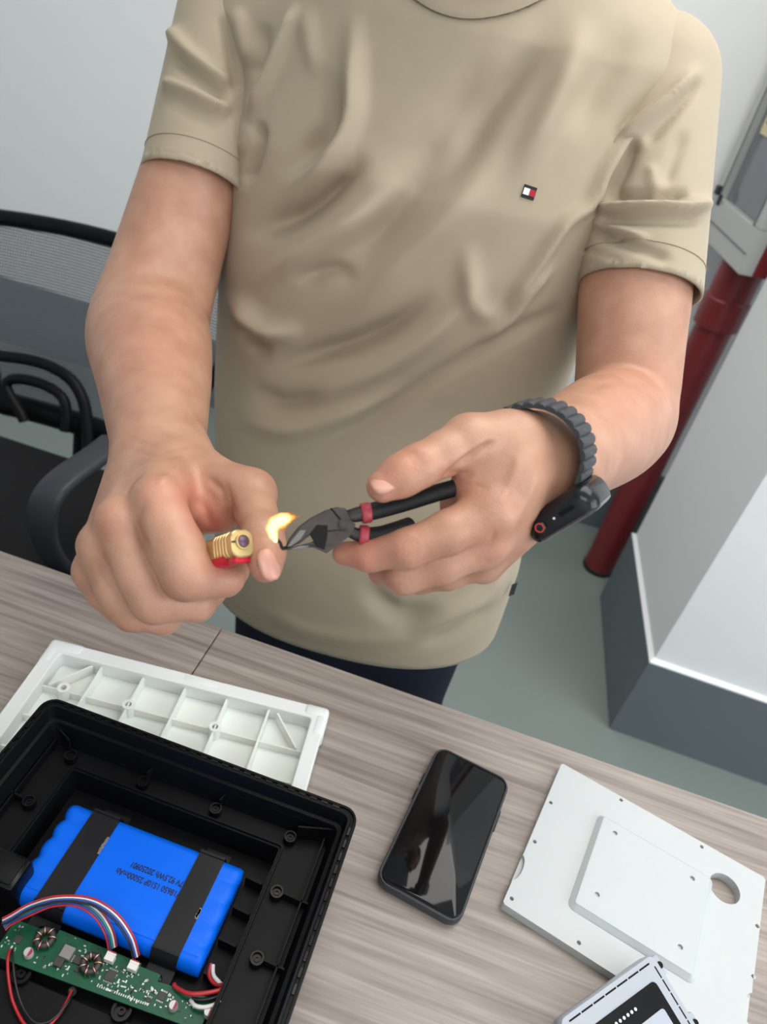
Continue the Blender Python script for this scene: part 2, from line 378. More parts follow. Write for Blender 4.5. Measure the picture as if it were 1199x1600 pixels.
# the projecting pier on the right, its side turned a little
pier = [(0.487, 1.277), (1.25, 1.262), (1.25, 1.74), (0.447, 1.735)]
o = MB().prism(pier, 0.0, 2.72).build('wall_right', M['white_wall']); tag(o, kind='structure')
bb = [(0.478, 1.266), (1.2505, 1.251), (1.2505, 1.745), (0.437, 1.745)]
bi = [(0.4865, 1.2765), (1.2495, 1.2615), (1.2495, 1.7355), (0.4465, 1.7345)]
b = MB()
for k in range(4):
    a, c = k, (k+1) % 4
    v = [(*bb[a], 0), (*bb[c], 0), (*bi[c], 0), (*bi[a], 0), (*bb[a], .243), (*bb[c], .243), (*bi[c], .25), (*bi[a], .25)]
    b.add(v, [(0, 1, 2, 3), (4, 5, 6, 7), (0, 1, 5, 4), (1, 2, 6, 5), (2, 3, 7, 6), (3, 0, 4, 7)])
tag(b.build('baseboard_right', M['grey_dado']), kind='structure')
bt = MB()  # bright line of light on the baseboard's chamfer, put in as a white strip
for k in (3, 0):
    a, c = k, (k+1) % 4
    v = [(*bb[a], .2435), (*bb[c], .2435), (*bi[c], .2505), (*bi[a], .2505), (*bb[a], .2465), (*bb[c], .2465), (*bi[c], .2535), (*bi[a], .2535)]
    bt.add(v, [(0, 1, 2, 3), (4, 5, 6, 7), (0, 1, 5, 4), (1, 2, 6, 5), (2, 3, 7, 6), (3, 0, 4, 7)])
tag(bt.build('edge_highlight_1', M['white_wall']), kind='structure')

# red riser pipe with its coupling
t = thing('riser_pipe', (0.425, 1.88, 0), 'thick red painted water pipe rising from the floor beside the pier', 'pipe')
MB().lathe([(0.045, 0), (0.045, 0.86)], (0.425, 1.88, 0), n=32).build('pipe_run', M['pipe'], t, angle=40)
MB().lathe([(0.046, 0.80), (0.054, 0.803), (0.054, 0.87), (0.050, 0.874), (0.050, 0.955)], (0.425, 1.88, 0), n=32).build('coupling', M['pipe'], t, angle=40)
MB().lathe([(0.048, 0.0), (0.048, 0.012), (0.0452, 0.014)], (0.425, 1.88, 0), n=32).build('floor_collar', M['black_soft'], t, angle=40)
# fire hose cabinet: glazed door turned to the left, red body
_cab0 = set(bpy.data.objects.keys())
t = thing('hose_cabinet', (0.575, 1.86, 0.957), 'wall hung red hose cabinet with grey metal framed glass door', 'cabinet')
x0, x1, y0, y1, z0, z1 = 0.385, 0.50, 1.745, 2.045, 0.957, 1.75
MB().box(((x0+0.03+x1)/2, (y0+y1)/2, (z0+z1)/2), ((x1-x0-0.03)/2, (y1-y0)/2, (z1-z0)/2), bev=0.003).build('body', M['red_dark'], t)
b = MB()
fw, fz = 0.035, 0.095
for (ya, yb, za, zb) in ((y0, y1, z0, z0+fz), (y0, y1, z1-fz, z1), (y0, y0+fw, z0+fz, z1-fz), (y1-fw, y1, z0+fz, z1-fz)):
    b.box((x0+0.014, (ya+yb)/2, (za+zb)/2), (0.0155, (yb-ya)/2, (zb-za)/2), bev=0.002)
fr = b.build('door_frame', M['alu'], t)
b = MB()
for (ya, yb, za, zb) in ((y0+.008, y1-.008, z0+.040, z0+.043), (y0+fw-.004, y0+fw, z0+fz, z1-fz), (y1-fw, y1-fw+.004, z0+fz, z1-fz)):
    b.box((x0-0.002, (ya+yb)/2, (za+zb)/2), (0.0012, (yb-ya)/2, (zb-za)/2))
b.build('frame_groove', M['grey_dado'], fr)
MB().box((x0+0.018, (y0+y1)/2, (z0+z1)/2), (0.003, (y1-y0)/2-fw+.003, (z1-z0)/2-fz+.003)).build('door_glass', M['glass_grey'], t)
MB().box((x0+0.0135, 1.925, 1.270), (0.0012, 0.058, 0.070)).build('notice', M['notice'], t)
nt_ = bpy.data.objects['notice']
for k, (zz, hh) in enumerate(((1.295, .018), (1.265, .006), (1.225, .003))):
    MB().box((x0+0.0118, 1.925, zz), (0.0004, 0.045, hh)).build('notice_print', M['notice_red'] if k < 2 else M['ink'], nt_)
b = MB(); b.box((x0-.006, y1-.02, z0+fz+.012), (.006, .008, .010), bev=.002); b.box((x0-.004, y1-.045, z0+fz-.004), (.004, .005, .012), bev=.002)
b.build('latch', M['chip'], t)
t.location = (0.556, 1.915, 0.957); t.rotation_euler = (0, 0, math.radians(13))

# ------------------------------------------------------------------ desk
t = thing('desk', (0, 0.2, 0), 'long office desk with grey wood grain laminate top', 'desk')
XS = -0.2235
def panel(xa, xb):
    return MB().box(((xa+xb)/2, 0.165, TZ-0.0125), ((xb-xa)/2, 0.367, 0.0125), bev=0.0012).build('top_panel', M['wood'], t)
panel(-1.35, XS-0.0006); panel(XS+0.0006, 1.25)
for (x, y) in ((-1.3, -0.15), (-1.3, 0.48), (1.2, -0.15), (1.2, 0.48)):
    MB().box((x, y, (TZ-0.025)/2), (0.025, 0.025, (TZ-0.0255)/2), bev=0.003).build('leg', M['alu'], t)
for y in (-0.15, 0.46): MB().box((-0.05, y, TZ-0.046), (1.22, 0.012, 0.02), bev=0.002).build('apron', M['alu'], t)

# ------------------------------------------------------------------ office chair behind the desk
XC = -0.79
t = thing('office_chair', (XC, 0.88, 0), 'black office chair with grey mesh back and loop armrest', 'chair')
def seat_bm():
    b = MB(); b.box((XC, 0.845, 0.44), (0.245, 0.215, 0.036), bev=0.032, seg=5); return b
seat_bm().build('seat', M['seat_fabric'], t, angle=50)
MB().box((XC, 0.87, 0.395), (0.16, 0.15, 0.010), bev=0.004).build('seat_plate', M['black_plastic'], t)
def yb(z): return 1.065+0.48*(z-0.48)
def BK(x, y, off=0.0):
    v = (x-599.5)/FPX*CR+(y-800.0)/FPX*CD+CF
    # CAM+v*s on y = yb(z)-off
    s = (1.065-off+0.48*(CAM[2]-0.48)-CAM[1])/(v[1]-0.48*v[2]); return CAM+v*s
HWT = 0.275
bf = MB()
def sp3(l): return spline(l, 8)
def back_pt(x, z, off=0.0): return (XC+x, yb(z)-off-0.05*(1-(x/HWT)**2)*-1*0.6, z)
top = [back_pt(x, 0.842-0.012*(x/HWT)**2) for x in np.linspace(-HWT, HWT, 15)]
bf.tube(top, 0.0155, 10)
for s in (-1, 1):
    bf.tube(sp3([back_pt(s*HWT, 0.83), back_pt(s*HWT*0.97, 0.74), back_pt(s*HWT*0.80, 0.60), back_pt(s*HWT*0.62, 0.50)]), 0.011, 8)
bf.tube([back_pt(x, 0.512) for x in np.linspace(-HWT*.64, HWT*.64, 9)], 0.024, 12)
frame = bf.build('back_frame', M['black_plastic'], t, angle=60)
v = []; f = []; nx, nz = 16, 12
for j in range(nz+1):
    z = 0.50+(0.835-0.50)*j/nz; hw = HWT*(0.64+0.36*min(1, (z-0.50)/0.24)**0.8)
    for i in range(nx+1): v.append(back_pt((-1+2*i/nx)*hw, z, 0.004))
for j in range(nz):
    for i in range(nx): a = j*(nx+1)+i; f.append((a, a+1, a+nx+2, a+nx+1))
mp = mk('mesh_panel', v, f, M['chair_mesh'], t, smooth=True)
lf = MB()
def mir(p): return (2*XC-p[0], p[1], p[2])
outer = [BK(*q, 0.02) for q in ((138, 706), (136, 660), (128, 620), (105, 588), (60, 566), (0, 556))]
outer = sp3(outer + [mir(q) for q in outer[::-1] if mir(q)[0] < outer[-1][0]-0.02])
lf.tube(outer, 0.0115, 8)
inner = [BK(*q, 0.025) for q in ((101, 674), (104, 650), (98, 622), (70, 602), (28, 592), (10, 600), (18, 622), (32, 645), (38, 658))]
lf.tube(sp3(inner), 0.0105, 8)
lf.build('lumbar_support', M['black_plastic'], t, angle=60)
for s in (1, -1):
    pa = [AZ(178, 690, .655), AZ(150, 712, .66), AZ(105, 744, .66), AZ(78, 772, .65), AZ(66, 806, .615), AZ(72, 850, .55), AZ(98, 886, .48), AZ(140, 905, .42)]
    if s < 0: pa = [mir(q) for q in pa]
    path = sp3(pa); bb_ = MB(); v = []; f = []
    n = 12
    for i, p in enumerate(path):
        p = np.array(p); tdir = unit(np.array(path[min(i+1, len(path)-1)])-np.array(path[max(i-1, 0)]))
        side = unit(np.cross(tdir, np.array([0.0, 0.0, 1.0])) if abs(tdir[2]) < 0.85 else np.array([1., 0, 0])*1.0)
        side = np.array([1.0 if side[0] >= 0 else -1.0, 0, 0]); side = unit(np.array([1., 0, 0])-tdir*tdir[0]); nn = np.cross(tdir, side)
        for k in range(n):
            a = 2*math.pi*k/n; ca, sa = math.cos(a), math.sin(a)
            v.append(p+side*0.024*math.copysign(abs(ca)**0.6, ca)+nn*0.009*math.copysign(abs(sa)**0.6, sa))
    for i in range(len(path)-1):
        for k in range(n): a = i*n+k; b2 = i*n+(k+1) % n; f.append((a, b2, b2+n, a+n))
    f.append(tuple(range(n))); f.append(tuple(range(len(v)-n, len(v))))
    bb_.add(v, f); bb_.build('armrest', M['arm_plastic'], t, angle=60)
MB().lathe([(0.028, 0.10), (0.028, 0.25), (0.02, 0.25), (0.02, 0.386)], (XC, 0.87, 0), n=20).build('gas_lift', M['black_gloss'], t, angle=40)
for k in range(5):
    a = 2*math.pi*k/5+0.3; d = np.array([math.cos(a), math.sin(a), 0]); c0 = np.array([XC, 0.87, 0.10])
    MB().tube([c0+d*0.01, c0+d*0.16, c0+d*0.29+np.array([0, 0, -0.03])], [0.024, 0.019, 0.014], 8).build('base_leg', M['black_plastic'], t, angle=60)
    e = c0+d*0.285; sd = np.array([-d[1], d[0], 0])
    MB().lathe([(0.010, -0.022), (0.027, -0.02), (0.027, 0.02), (0.010, 0.022)], (e[0], e[1], 0.027), ax=[d, (0, 0, 1), sd], n=16).build('caster', M['black_plastic'], t, angle=40)
MB().tube([(XC, 1.0, 0.39), (XC, 1.085, 0.42), (XC, 1.10, 0.50)], 0.02, 8, flat=0.5).build('back_bracket', M['black_plastic'], t, angle=60)

# ------------------------------------------------------------------ things on the desk
# phone in its case
def phone():
    c = np.array([0.0685, 0.3905, 0]); ux = unit([0.0755, -0.0115, 0]); uy = np.array([-ux[1], ux[0], 0]); A = [ux, uy, (0, 0, 1)]
    hx, hy, r = 0.0392, 0.0775, 0.0125
    t = thing('smartphone', (c[0], c[1], TZ), 'black smartphone lying face up in a dark case on the desk', 'phone')
    def loops(levels, m, name, par, hole=None):
        v = []; f = []; n = None
        for (dx, z) in levels:
            q = rrect(hx+dx, hy+dx, max(0.002, r+dx), 6); n = len(q)
            v += [c+x*np.array(A[0])+y*np.array(A[1])+np.array([0, 0, TZ+z]) for x, y in q]
        for i in range(len(levels)-1):
            for k in range(n): a = i*n+k; b = i*n+(k+1) % n; f.append((a, b, b+n, a+n))
        f.append(tuple(range(n))[::-1])
        if hole is None: f.append(tuple(range(len(v)-n, len(v))))
        b = MB().add(v, f); return b.build(name, m, par, angle=35)
    loops([(-.004, 0.0003), (-.0012, 0.0012), (0, 0.004), (0, 0.0092), (-.0004, 0.0108), (-.0011, 0.0116), (-.0019, 0.0116), (-.0024, 0.0108), (-.0024, 0.0098)], M['case_edge'], 'case', t, hole=None)
    loops([(-.0028, 0.0098), (-.0028, 0.0106), (-.0034, 0.0110)], M['glass_black'], 'screen', t)
    for (y, h) in ((0.032, 0.011),):
        MB().box(c+np.array(A[0])*(hx+0.0003)+np.array(A[1])*y+np.array([0, 0, TZ+0.006]), (0.0008, h, 0.0017), ax=A, bev=0.0006).build('side_button', M['black_soft'], t)
    for (y, h) in ((0.036, 0.006), (0.018, 0.006)):
        MB().box(c-np.array(A[0])*(hx+0.0003)+np.array(A[1])*y+np.array([0, 0, TZ+0.006]), (0.0008, h, 0.0017), ax=A, bev=0.0006).build('volume_button', M['black_soft'], t)
phone()

# white plate with raised pad
def plate():
    a0 = AZ(878, 1192, TZ+.010); a1 = AZ(1197, 1372, TZ+.010); a2 = AZ(784, 1410, TZ+.010)
    ux = unit(a1-a0); uy = np.array([-ux[1], ux[0], 0]); A = [ux, uy, np.array([0, 0, 1.])]
    w = np.linalg.norm(a1-a0); h = abs((a2-a0)@uy); o = a0 - uy*h; o[2] = TZ
    def loc(q, z): p = AZ(q[0], q[1], TZ+z)-o; return (p@ux, p@uy)
    t = thing('mounting_plate', (o[0]+0.1, o[1]+0.05, TZ), 'white square plate with a raised pad and one big round hole', 'plate')
    th = 0.010
    small = [(861, 1254), (836, 1315), (800, 1404), (905, 1473), (971, 1250), (1097, 1323), (1184, 1447), (1178, 1526)]
    holes = [circ(*loc(q, th), 0.0019, 10) for q in small]
    hb = loc((1133, 1388), th); big = circ(hb[0], hb[1], 0.0142, 28)
    out = [(0.002, 0), (w-0.002, 0), (w, 0.002), (w, h-0.002), (w-0.002, h), (0.002, h), (0, h-0.002), (0, 0.002)]
    # half-moon finger notches in the two short edges
    def moon(cx, cy, sgn, r=0.0135, dpt=0.0045):
        pts = []
        for k in range(9):
            a = math.pi*(k/8-0.5); pts.append((cx+sgn*dpt*math.cos(a), cy+r*math.sin(a)))
        return pts
    v1, f1 = curve_mesh([rrect(w/2, h/2, .002, 3, w/2, h/2), circ(hb[0], hb[1], 0.0142, 28)], 0.006, 0.0)
    base = MB().add(xf(v1, o, A), f1)
    m1 = loc((815, 1358), th); m2y = loc((1178, 1578), th)[1]
    L = [(0, 0.002), (0.002, 0), (w-0.002, 0), (w, 0.002)] + [(w-0.0002-0.0045*math.cos(a), m2y+0.013*math.sin(a)) for a in np.linspace(-math.pi/2, math.pi/2, 9)] + [(w, h-0.002), (w-0.002, h), (0.002, h), (0, h-0.002)] + [(0.0002+0.0045*math.cos(a), m1[1]+0.013*math.sin(a)) for a in np.linspace(math.pi/2, -math.pi/2, 9)]
    v2, f2 = curve_mesh([L, big]+holes, 0.0041, 0.0)
    base.add(xf(v2, o+np.array([0, 0, 0.0059]), A), f2)
    base.build('plate_body', M['white_print'], t)
    # raised pad with bevelled border and four holes
    pc = [(942, 1277), (1106, 1370), (900, 1410), (1085, 1530)]
    q = [loc(p, 0.014) for p in pc]
    px0 = (q[0][0]+q[2][0])/2; px1 = (q[1][0]+q[3][0])/2; py1 = (q[0][1]+q[1][1])/2; py0 = (q[2][1]+q[3][1])/2
    cx, cy, hx, hy = (px0+px1)/2, (py0+py1)/2, (px1-px0)/2, (py1-py0)/2
    ph = [circ(*loc(p, 0.0148), 0.0024, 12) for p in ((961, 1302), (1082, 1373), (933, 1398), (1063, 1480))]
    b = MB()
    v, f = curve_mesh([rrect(hx, hy, .0015, 3, cx, cy)]+ph, 0.0018, 0.0); b.add(xf(v, o+np.array([0, 0, 0.0136]), A), f)
    n = len(rrect(1, 1, .1, 3)); v = []; f = []
    for (d, z) in ((.0045, .0099), (.0040, .0108), (.0006, .0146), (-.0002, .0154)):
        v += [o+x*ux+y*uy+np.array([0, 0, z]) for x, y in rrect(hx+d, hy+d, .0015+max(0, d), 3, cx, cy)]
    for i in range(3):
        for k in range(n): a = i*n+k; bq = i*n+(k+1) % n; f.append((a, bq, bq+n, a+n))
    b.add(v, f)
    v, f = curve_mesh([rrect(hx, hy, .0015, 3, cx, cy)], 0.003, 0.0); b.add(xf(v, o+np.array([0, 0, 0.0102]), A), f)
    b.build('raised_pad', M['white_print'], t)
    return o, A
plate()

# grey handheld device lying over the plate's corner
def device():
    zt = TZ+0.034; zb = TZ+0.0163
    ztop = TZ+0.0380
    a0 = AZ(1020, 1487, ztop); al = AZ(880, 1587, ztop); ar = AZ(1105, 1588, ztop)
    ux = unit(a0-al); uh = np.array([-ux[1], ux[0], 0]); uh = -uh if uh@(ar-a0) > 0 else uh
    h = 0.105; w = np.linalg.norm(a0-al)+0.006
    uy = unit(uh+np.array([0, 0, .0198/h])); nz = np.cross(ux, uy)              # leaning: upper end on the plate, lower end on the desk
    nz = nz if nz[2] > 0 else -nz
    A = [ux, uy, nz]
    o = a0-ux*w-uy*h-nz*(zt-zb); o[2] = TZ+0.0008
    t = thing('handheld_meter', (o[0]+0.05, o[1]+0.05, TZ), 'grey handheld device with black bezel and grey screen leaning on the white plate', 'device')
    def C3(x, y, z): return o+ux*x+uy*y+nz*(z-zb)
    def lp(levels, hx, hy, r, cx, cy):
        v = []; f = []
        for d, z in levels:
            q = rrect(hx+d, hy+d, max(.0008, r+d), 5, cx, cy); n = len(q); v += [C3(x, y, z) for x, y in q]
        for i in range(len(levels)-1):
            for k in range(n): a = i*n+k; b = i*n+(k+1) % n; f.append((a, b, b+n, a+n))
        f.append(tuple(range(n))[::-1]); f.append(tuple(range(len(v)-n, len(v)))); return v, f
    b = MB(); b.add(*lp([(-.003, TZ+.0163), (-.001, TZ+.018), (0, TZ+.021), (0, zt-.002), (-.0012, zt)], w/2, h/2, .007, w/2, h/2))
    b.build('shell', M['grey_dev'], t, angle=35)
    # corner ears with their screws
    sc = None
    for (x, y) in ((w-.001, h-.010), (0.001, h-.010), (w-.001, 0.010), (0.001, .010), (w-.001, h*0.5), (0.001, h*.5)):
        e = MB(); e.box(C3(x, y, zt-.0075), (.0045, .0075, .0065), ax=A, bev=.002); e.build('screw_ear', M['grey_dev'], t, angle=35)
        sgn = 1 if x > w/2 else -1
        s = MB(); s.lathe([(.0026, 0), (.0026, .0006), (.0021, .0009)], C3(x+sgn*.0012, y, zt-.0010), ax=A, n=14)
        s.lathe([(.0012, .0004), (.0012, .0011)], C3(x+sgn*.0012, y, zt-.0010), ax=A, n=6); s.build('screw', M['black_plastic'], t, angle=40)
    # dashed groove round the face
    gx, gy, m_ = w-.008, h-.008, .0045
    def dash(x0, y0, x1, y1):
        c_ = C3((x0+x1)/2, (y0+y1)/2, zt+.00005); MB().box(c_, (max(abs(x1-x0)/2, .0006), max(abs(y1-y0)/2, .0006), .0001), ax=A).build('groove', M['black_plastic'], t)
    n = 7; L = w-.016
    for k in range(n): dash(.008+L*k/n+.0006, h-.005, .008+L*(k+1)/n-.0006, h-.005)
    n = 9; L = h-.016
    for k in range(n):
        for x in (.0055, w-.0055): dash(x, .008+L*k/n+.0006, x, .008+L*(k+1)/n-.0006)
    # bezel, screen and indicator dots
    bx, by, hx, hy = w/2, h/2-.002, w/2-.0125, h/2-.0135
    MB().add(*lp([(0, zt-.0005), (0, zt+.0003), (-.0003, zt+.0006)], hx, hy, .004, bx, by)).build('bezel', M['black_gloss'], t, angle=30)
    MB().add(*lp([(0, zt+.0004), (0, zt+.0008)], hx-.0065, hy-.011, .0025, bx, by-.006)).build('screen', M['screen_grey'], t, angle=30)
    for k in range(6):
        MB().lathe([(.0012, 0), (.0012, .0003), (.0009, .0004)], C3(bx-.0102+k*.0042, by+hy-.0075, zt+.0006), ax=A, n=12).build('indicator', M['em_white'], t)
device()

# white ribbed cover under the black box
def cover():
    z1 = TZ+0.022
    a0 = AZ(84, 998, z1); a1 = AZ(514, 1108, z1)
    ux = unit(a1-a0); ux[2] = 0; ux = unit(ux); uy = np.array([-ux[1], ux[0], 0]); A = [ux, uy, np.array([0, 0, 1.])]
    w = np.linalg.norm(a1-a0); h = 0.235; o = a0-uy*h; o[2] = TZ
    t = thing('ribbed_cover', (o[0]+w/2, o[1]+h/2, TZ), 'white plastic cover with a grid of ribs, half under the black box', 'cover')
    def C3(x, y, z): return o+ux*x+uy*y+np.array([0, 0, z])
    def bx(b, x0, x1, y0, y1, z0, z1_, bev=0): b.box(C3((x0+x1)/2, (y0+y1)/2, (z0+z1_)/2), (abs(x1-x0)/2, abs(y1-y0)/2, (z1_-z0)/2), ax=A, bev=bev)
    v, f = curve_mesh([rrect(w/2-.003, h/2-.003, .009, 6, w/2, h/2)], .0032, 0.0)
    MB().add(xf(v, o+np.array([0, 0, .0002]), A), f).build('base_sheet', M['white_trans'], t)
    e = .019
    v, f = curve_mesh([rrect(w/2, h/2, .012, 6, w/2, h/2), rrect(w/2-e*.75, h/2-e*.75, .004, 4, w/2, h/2)], .0185, .0012)
    MB().add(xf(v, o+np.array([0, 0, .0030]), A), f).build('rim', M['white_cover'], t, angle=40)
    rim = bpy.data.objects['rim']
    # thicker corner and mid-edge pads on the rim
    for kp, (x0, x1, y0, y1) in enumerate(((-.0016, .034, h-.013, h+.0016), (w-.024, w+.0016, h-.013, h+.0016), (-.0016, .012, h-.030, h+.0012), (w-.012, w+.0016, h-.034, h+.0012), (w*.47, w*.62, h-.0125, h+.0014))):
        b = MB(); bx(b, x0, x1, y0, y1, .001+.0003*(kp // 2), .0226-.0005*(kp // 2), .0042); b.build('rim_pad', M['white_cover'], rim, angle=50)
    xi0, xi1, yi0, yi1 = e*.75, w-e*.75, e*.75, h-e*.75
    n = 6
    for k in range(1, n):
        x = xi0+(xi1-xi0)*k/n
        b = MB(); bx(b, x-.0009, x+.0009, yi0, yi1, .003, .0165); b.build('rib', M['white_trans'], t)
    for j in range(1, 6):
        y = yi0+(yi1-yi0)*j/6.0
        b = MB(); bx(b, xi0, xi1, y-.0008, y+.0008, .003, .0125); b.build('cross_rib', M['white_trans'], t)
    for k in (0.5, 2, 4):
        x = xi0+(xi1-xi0)*k/n; y = yi0+(yi1-yi0)*5/6.0
        s = MB()
        s.lathe([(.0062, .003), (.0058, .0175), (.0030, .0175), (.0028, .006)], C3(x, y, 0), n=18)
        s.build('screw_boss', M['white_trans'], t, angle=40)
    for (sx, x) in ((1, xi0), (-1, xi1)):
        b = MB()
        pts = [C3(x+sx*.034, yi1-.001, .010), C3(x+sx*.006, yi1-.034, .010)]
        d = unit(pts[1]-pts[0]); nn = np.array([-d[1], d[0], 0]); L = np.linalg.norm(pts[1]-pts[0])
        b.box((pts[0]+pts[1])/2, (L/2, .0008, .006), ax=[d, nn, (0, 0, 1)]); b.build('corner_brace', M['white_trans'], t)
    return z1
cover()

# black enclosure on top of the cover
BZ = TZ+0.0232; RZ = TZ+0.083; SHZ = TZ+0.052; BF = BZ+0.003
X0, X1, Y0, Y1 = -0.291, -0.010, 0.095, 0.3315
enc = thing('electronics_enclosure', ((X0+X1)/2, (Y0+Y1)/2, BZ), 'open black plastic enclosure with screw bosses, holding the blue battery', 'enclosure')
def ring(levels, name, m, par, close=False):
    """stacked rounded-rectangle loops (x0,x1,y0,y1,r,z)"""
    v = []; f = []
    for (a, b_, c, d, r, z) in levels:
        q = rrect((b_-a)/2, (d-c)/2, r, 5, (a+b_)/2, (c+d)/2); n = len(q); v += [(x, y, z) for x, y in q]
    for i in range(len(levels)-1):
        for k in range(n): a = i*n+k; b_ = i*n+(k+1) % n; f.append((a, b_, b_+n, a+n))
    if close:
        for k in range(n): a = (len(levels)-1)*n+k; b_ = (len(levels)-1)*n+(k+1) % n; f.append((a, b_, (k+1) % n, k))
    else: f.append(tuple(range(n))[::-1]); f.append(tuple(range(len(v)-n, len(v))))
    return MB().add(v, f).build(name, m, par, angle=38)
def L_(d, r, z): return (X0+d, X1-d, Y0+d, Y1-d, r, z)
XW0, XW1, YW0, YW1 = -0.246, -0.0625, 0.110, 0.2955           # the deep well
ring([L_(.012, .006, BZ), L_(.003, .011, RZ-.018), L_(.0, .012, RZ-.004), L_(.0004, .012, RZ), L_(.0022, .010, RZ), L_(.0026, .0098, RZ-.0016), L_(.0048, .008, RZ-.0016), L_(.0052, .008, RZ), L_(.0070, .007, RZ), L_(.0078, .006, RZ-.002), L_(.0098, .006, RZ-.012), L_(.0125, .006, RZ-.0125), L_(.0175, .005, SHZ-.004),
      (XW0-.003, XW1+.003, YW0-.003, YW1+.003, .003, SHZ-.004), (XW0-.003, XW1+.003, YW0-.003, YW1+.003, .003, SHZ+.001), (XW0-.0018, XW1+.0018, YW0-.0018, YW1+.0018, .003, SHZ+.001), (XW0-.0014, XW1+.0014, YW0-.0014, YW1+.0014, .003, SHZ-.001), (XW0, XW1, YW0, YW1, .002, SHZ-.001), (XW0+.002, XW1-.002, YW0+.002, YW1-.002, .002, BF)], 'shell', M['black_plastic'], enc)
# screw bosses on the shelf
bosses = [(-.254, .3045), (-.1885, .3055), (-.123, .306), (-.0575, .306), (-.051, .262), (-.0465, .2145), (-.0455, .166), (-.2595, .258), (-.263, .212), (-.265, .165)]
b0 = None
for (x, y) in bosses:
    if b0 is None:
        b0 = MB().lathe([(.0056, -.010), (.0050, .0030), (.0038, .0030), (.0036, .0008), (.0024, .0008), (.0022, .0014), (.0012, .0014), (.0010, .0004)], (x, y, SHZ), n=18).build('screw_boss', M['black_gloss'], enc, angle=40); bx0 = (x, y)
    else: inst('screw_boss', b0, enc, (x-bx0[0], y-bx0[1], 0))
def rib(x0, y0, x1, y1, z0, z1, th=.0007):
    a = np.array([x0, y0, 0.]); b_ = np.array([x1, y1, 0.]); d = unit(b_-a); n = np.array([-d[1], d[0], 0])
    MB().box(np.array([(x0+x1)/2, (y0+y1)/2, (z0+z1)/2]), (np.linalg.norm(b_-a)/2, th, (z1-z0)/2), ax=[d, n, (0, 0, 1)]).build('rib', M['black_plastic'], enc)
zr0, zr1 = SHZ-.005, SHZ+.0045
rib(-.031, .110, -.031, .3135, zr0, zr1); rib(-.273, .110, -.273, .3135, zr0, zr1); 
rib(X0+.016, .318, X1-.016, .318, zr0, SHZ+.012)
for (x, y) in bosses[4:7]: rib(x+.005, y, X1-.0135, y-.001, zr0, zr1)
for (x, y) in bosses[7:]: rib(X0+.0135, y+.001, x-.005, y, zr0, zr1)
for (x, y) in bosses[1:3]: rib(x+.001, y+.005, x+.003, Y1-.0135, zr0, SHZ+.008)
for (sx, x, xe) in ((1, -.0575, X1-.012), (-1, -.254, X0+.012)): rib(x+sx*.004, .310, xe, Y1-.012, zr0, SHZ+.014)
# broken snap marks along the rim groove and floor ribs of the well
for k in range(26):
    x = X0+.02+(X1-X0-.04)*k/25
    MB().box((x, Y1-.0037, RZ-.0008), (.0028, .0009, .0008)).build('rim_tooth', M['black_gloss'], enc)
for k in range(12):
    y = Y0+.10+(Y1-Y0-.12)*k/11
    MB().box((X1-.0037, y, RZ-.0008), (.0009, .0032, .0008)).build('rim_tooth', M['black_gloss'], enc)
    MB().box((X0+.0037, y, RZ-.0008), (.0009, .0032, .0008)).build('rim_tooth', M['black_gloss'], enc)
for k in range(6): 
    y = .272-.024*k; rib(-.0795, y, -.0655, y-.001, BF-.001, BF+.012, .0012)
MB().prism([(0, 0), (.0035, .0012), (.0075, .0062), (.0048, .0056), (.0012, .0030)], 0, .0002, (-.0215, .2805, SHZ+.0046), ax=[(.7, -.7, 0), (.7, .7, 0), (0, 0, 1)]).build('plastic_flake', M['scratch'], enc)
# little black housing at the left rim of the well
hz = MB(); hz.box((-.2455, .2035, BF+.020), (.022, .0125, .020), bev=.003); hs = hz.build('cable_housing', M['black_gloss'], enc, angle=40)
hz = MB(); hz.box((-.2455, .2035, BF+.0405), (.0185, .0095, .0009), bev=.0006); hz.build('housing_lid', M['black_plastic'], hs, angle=40)

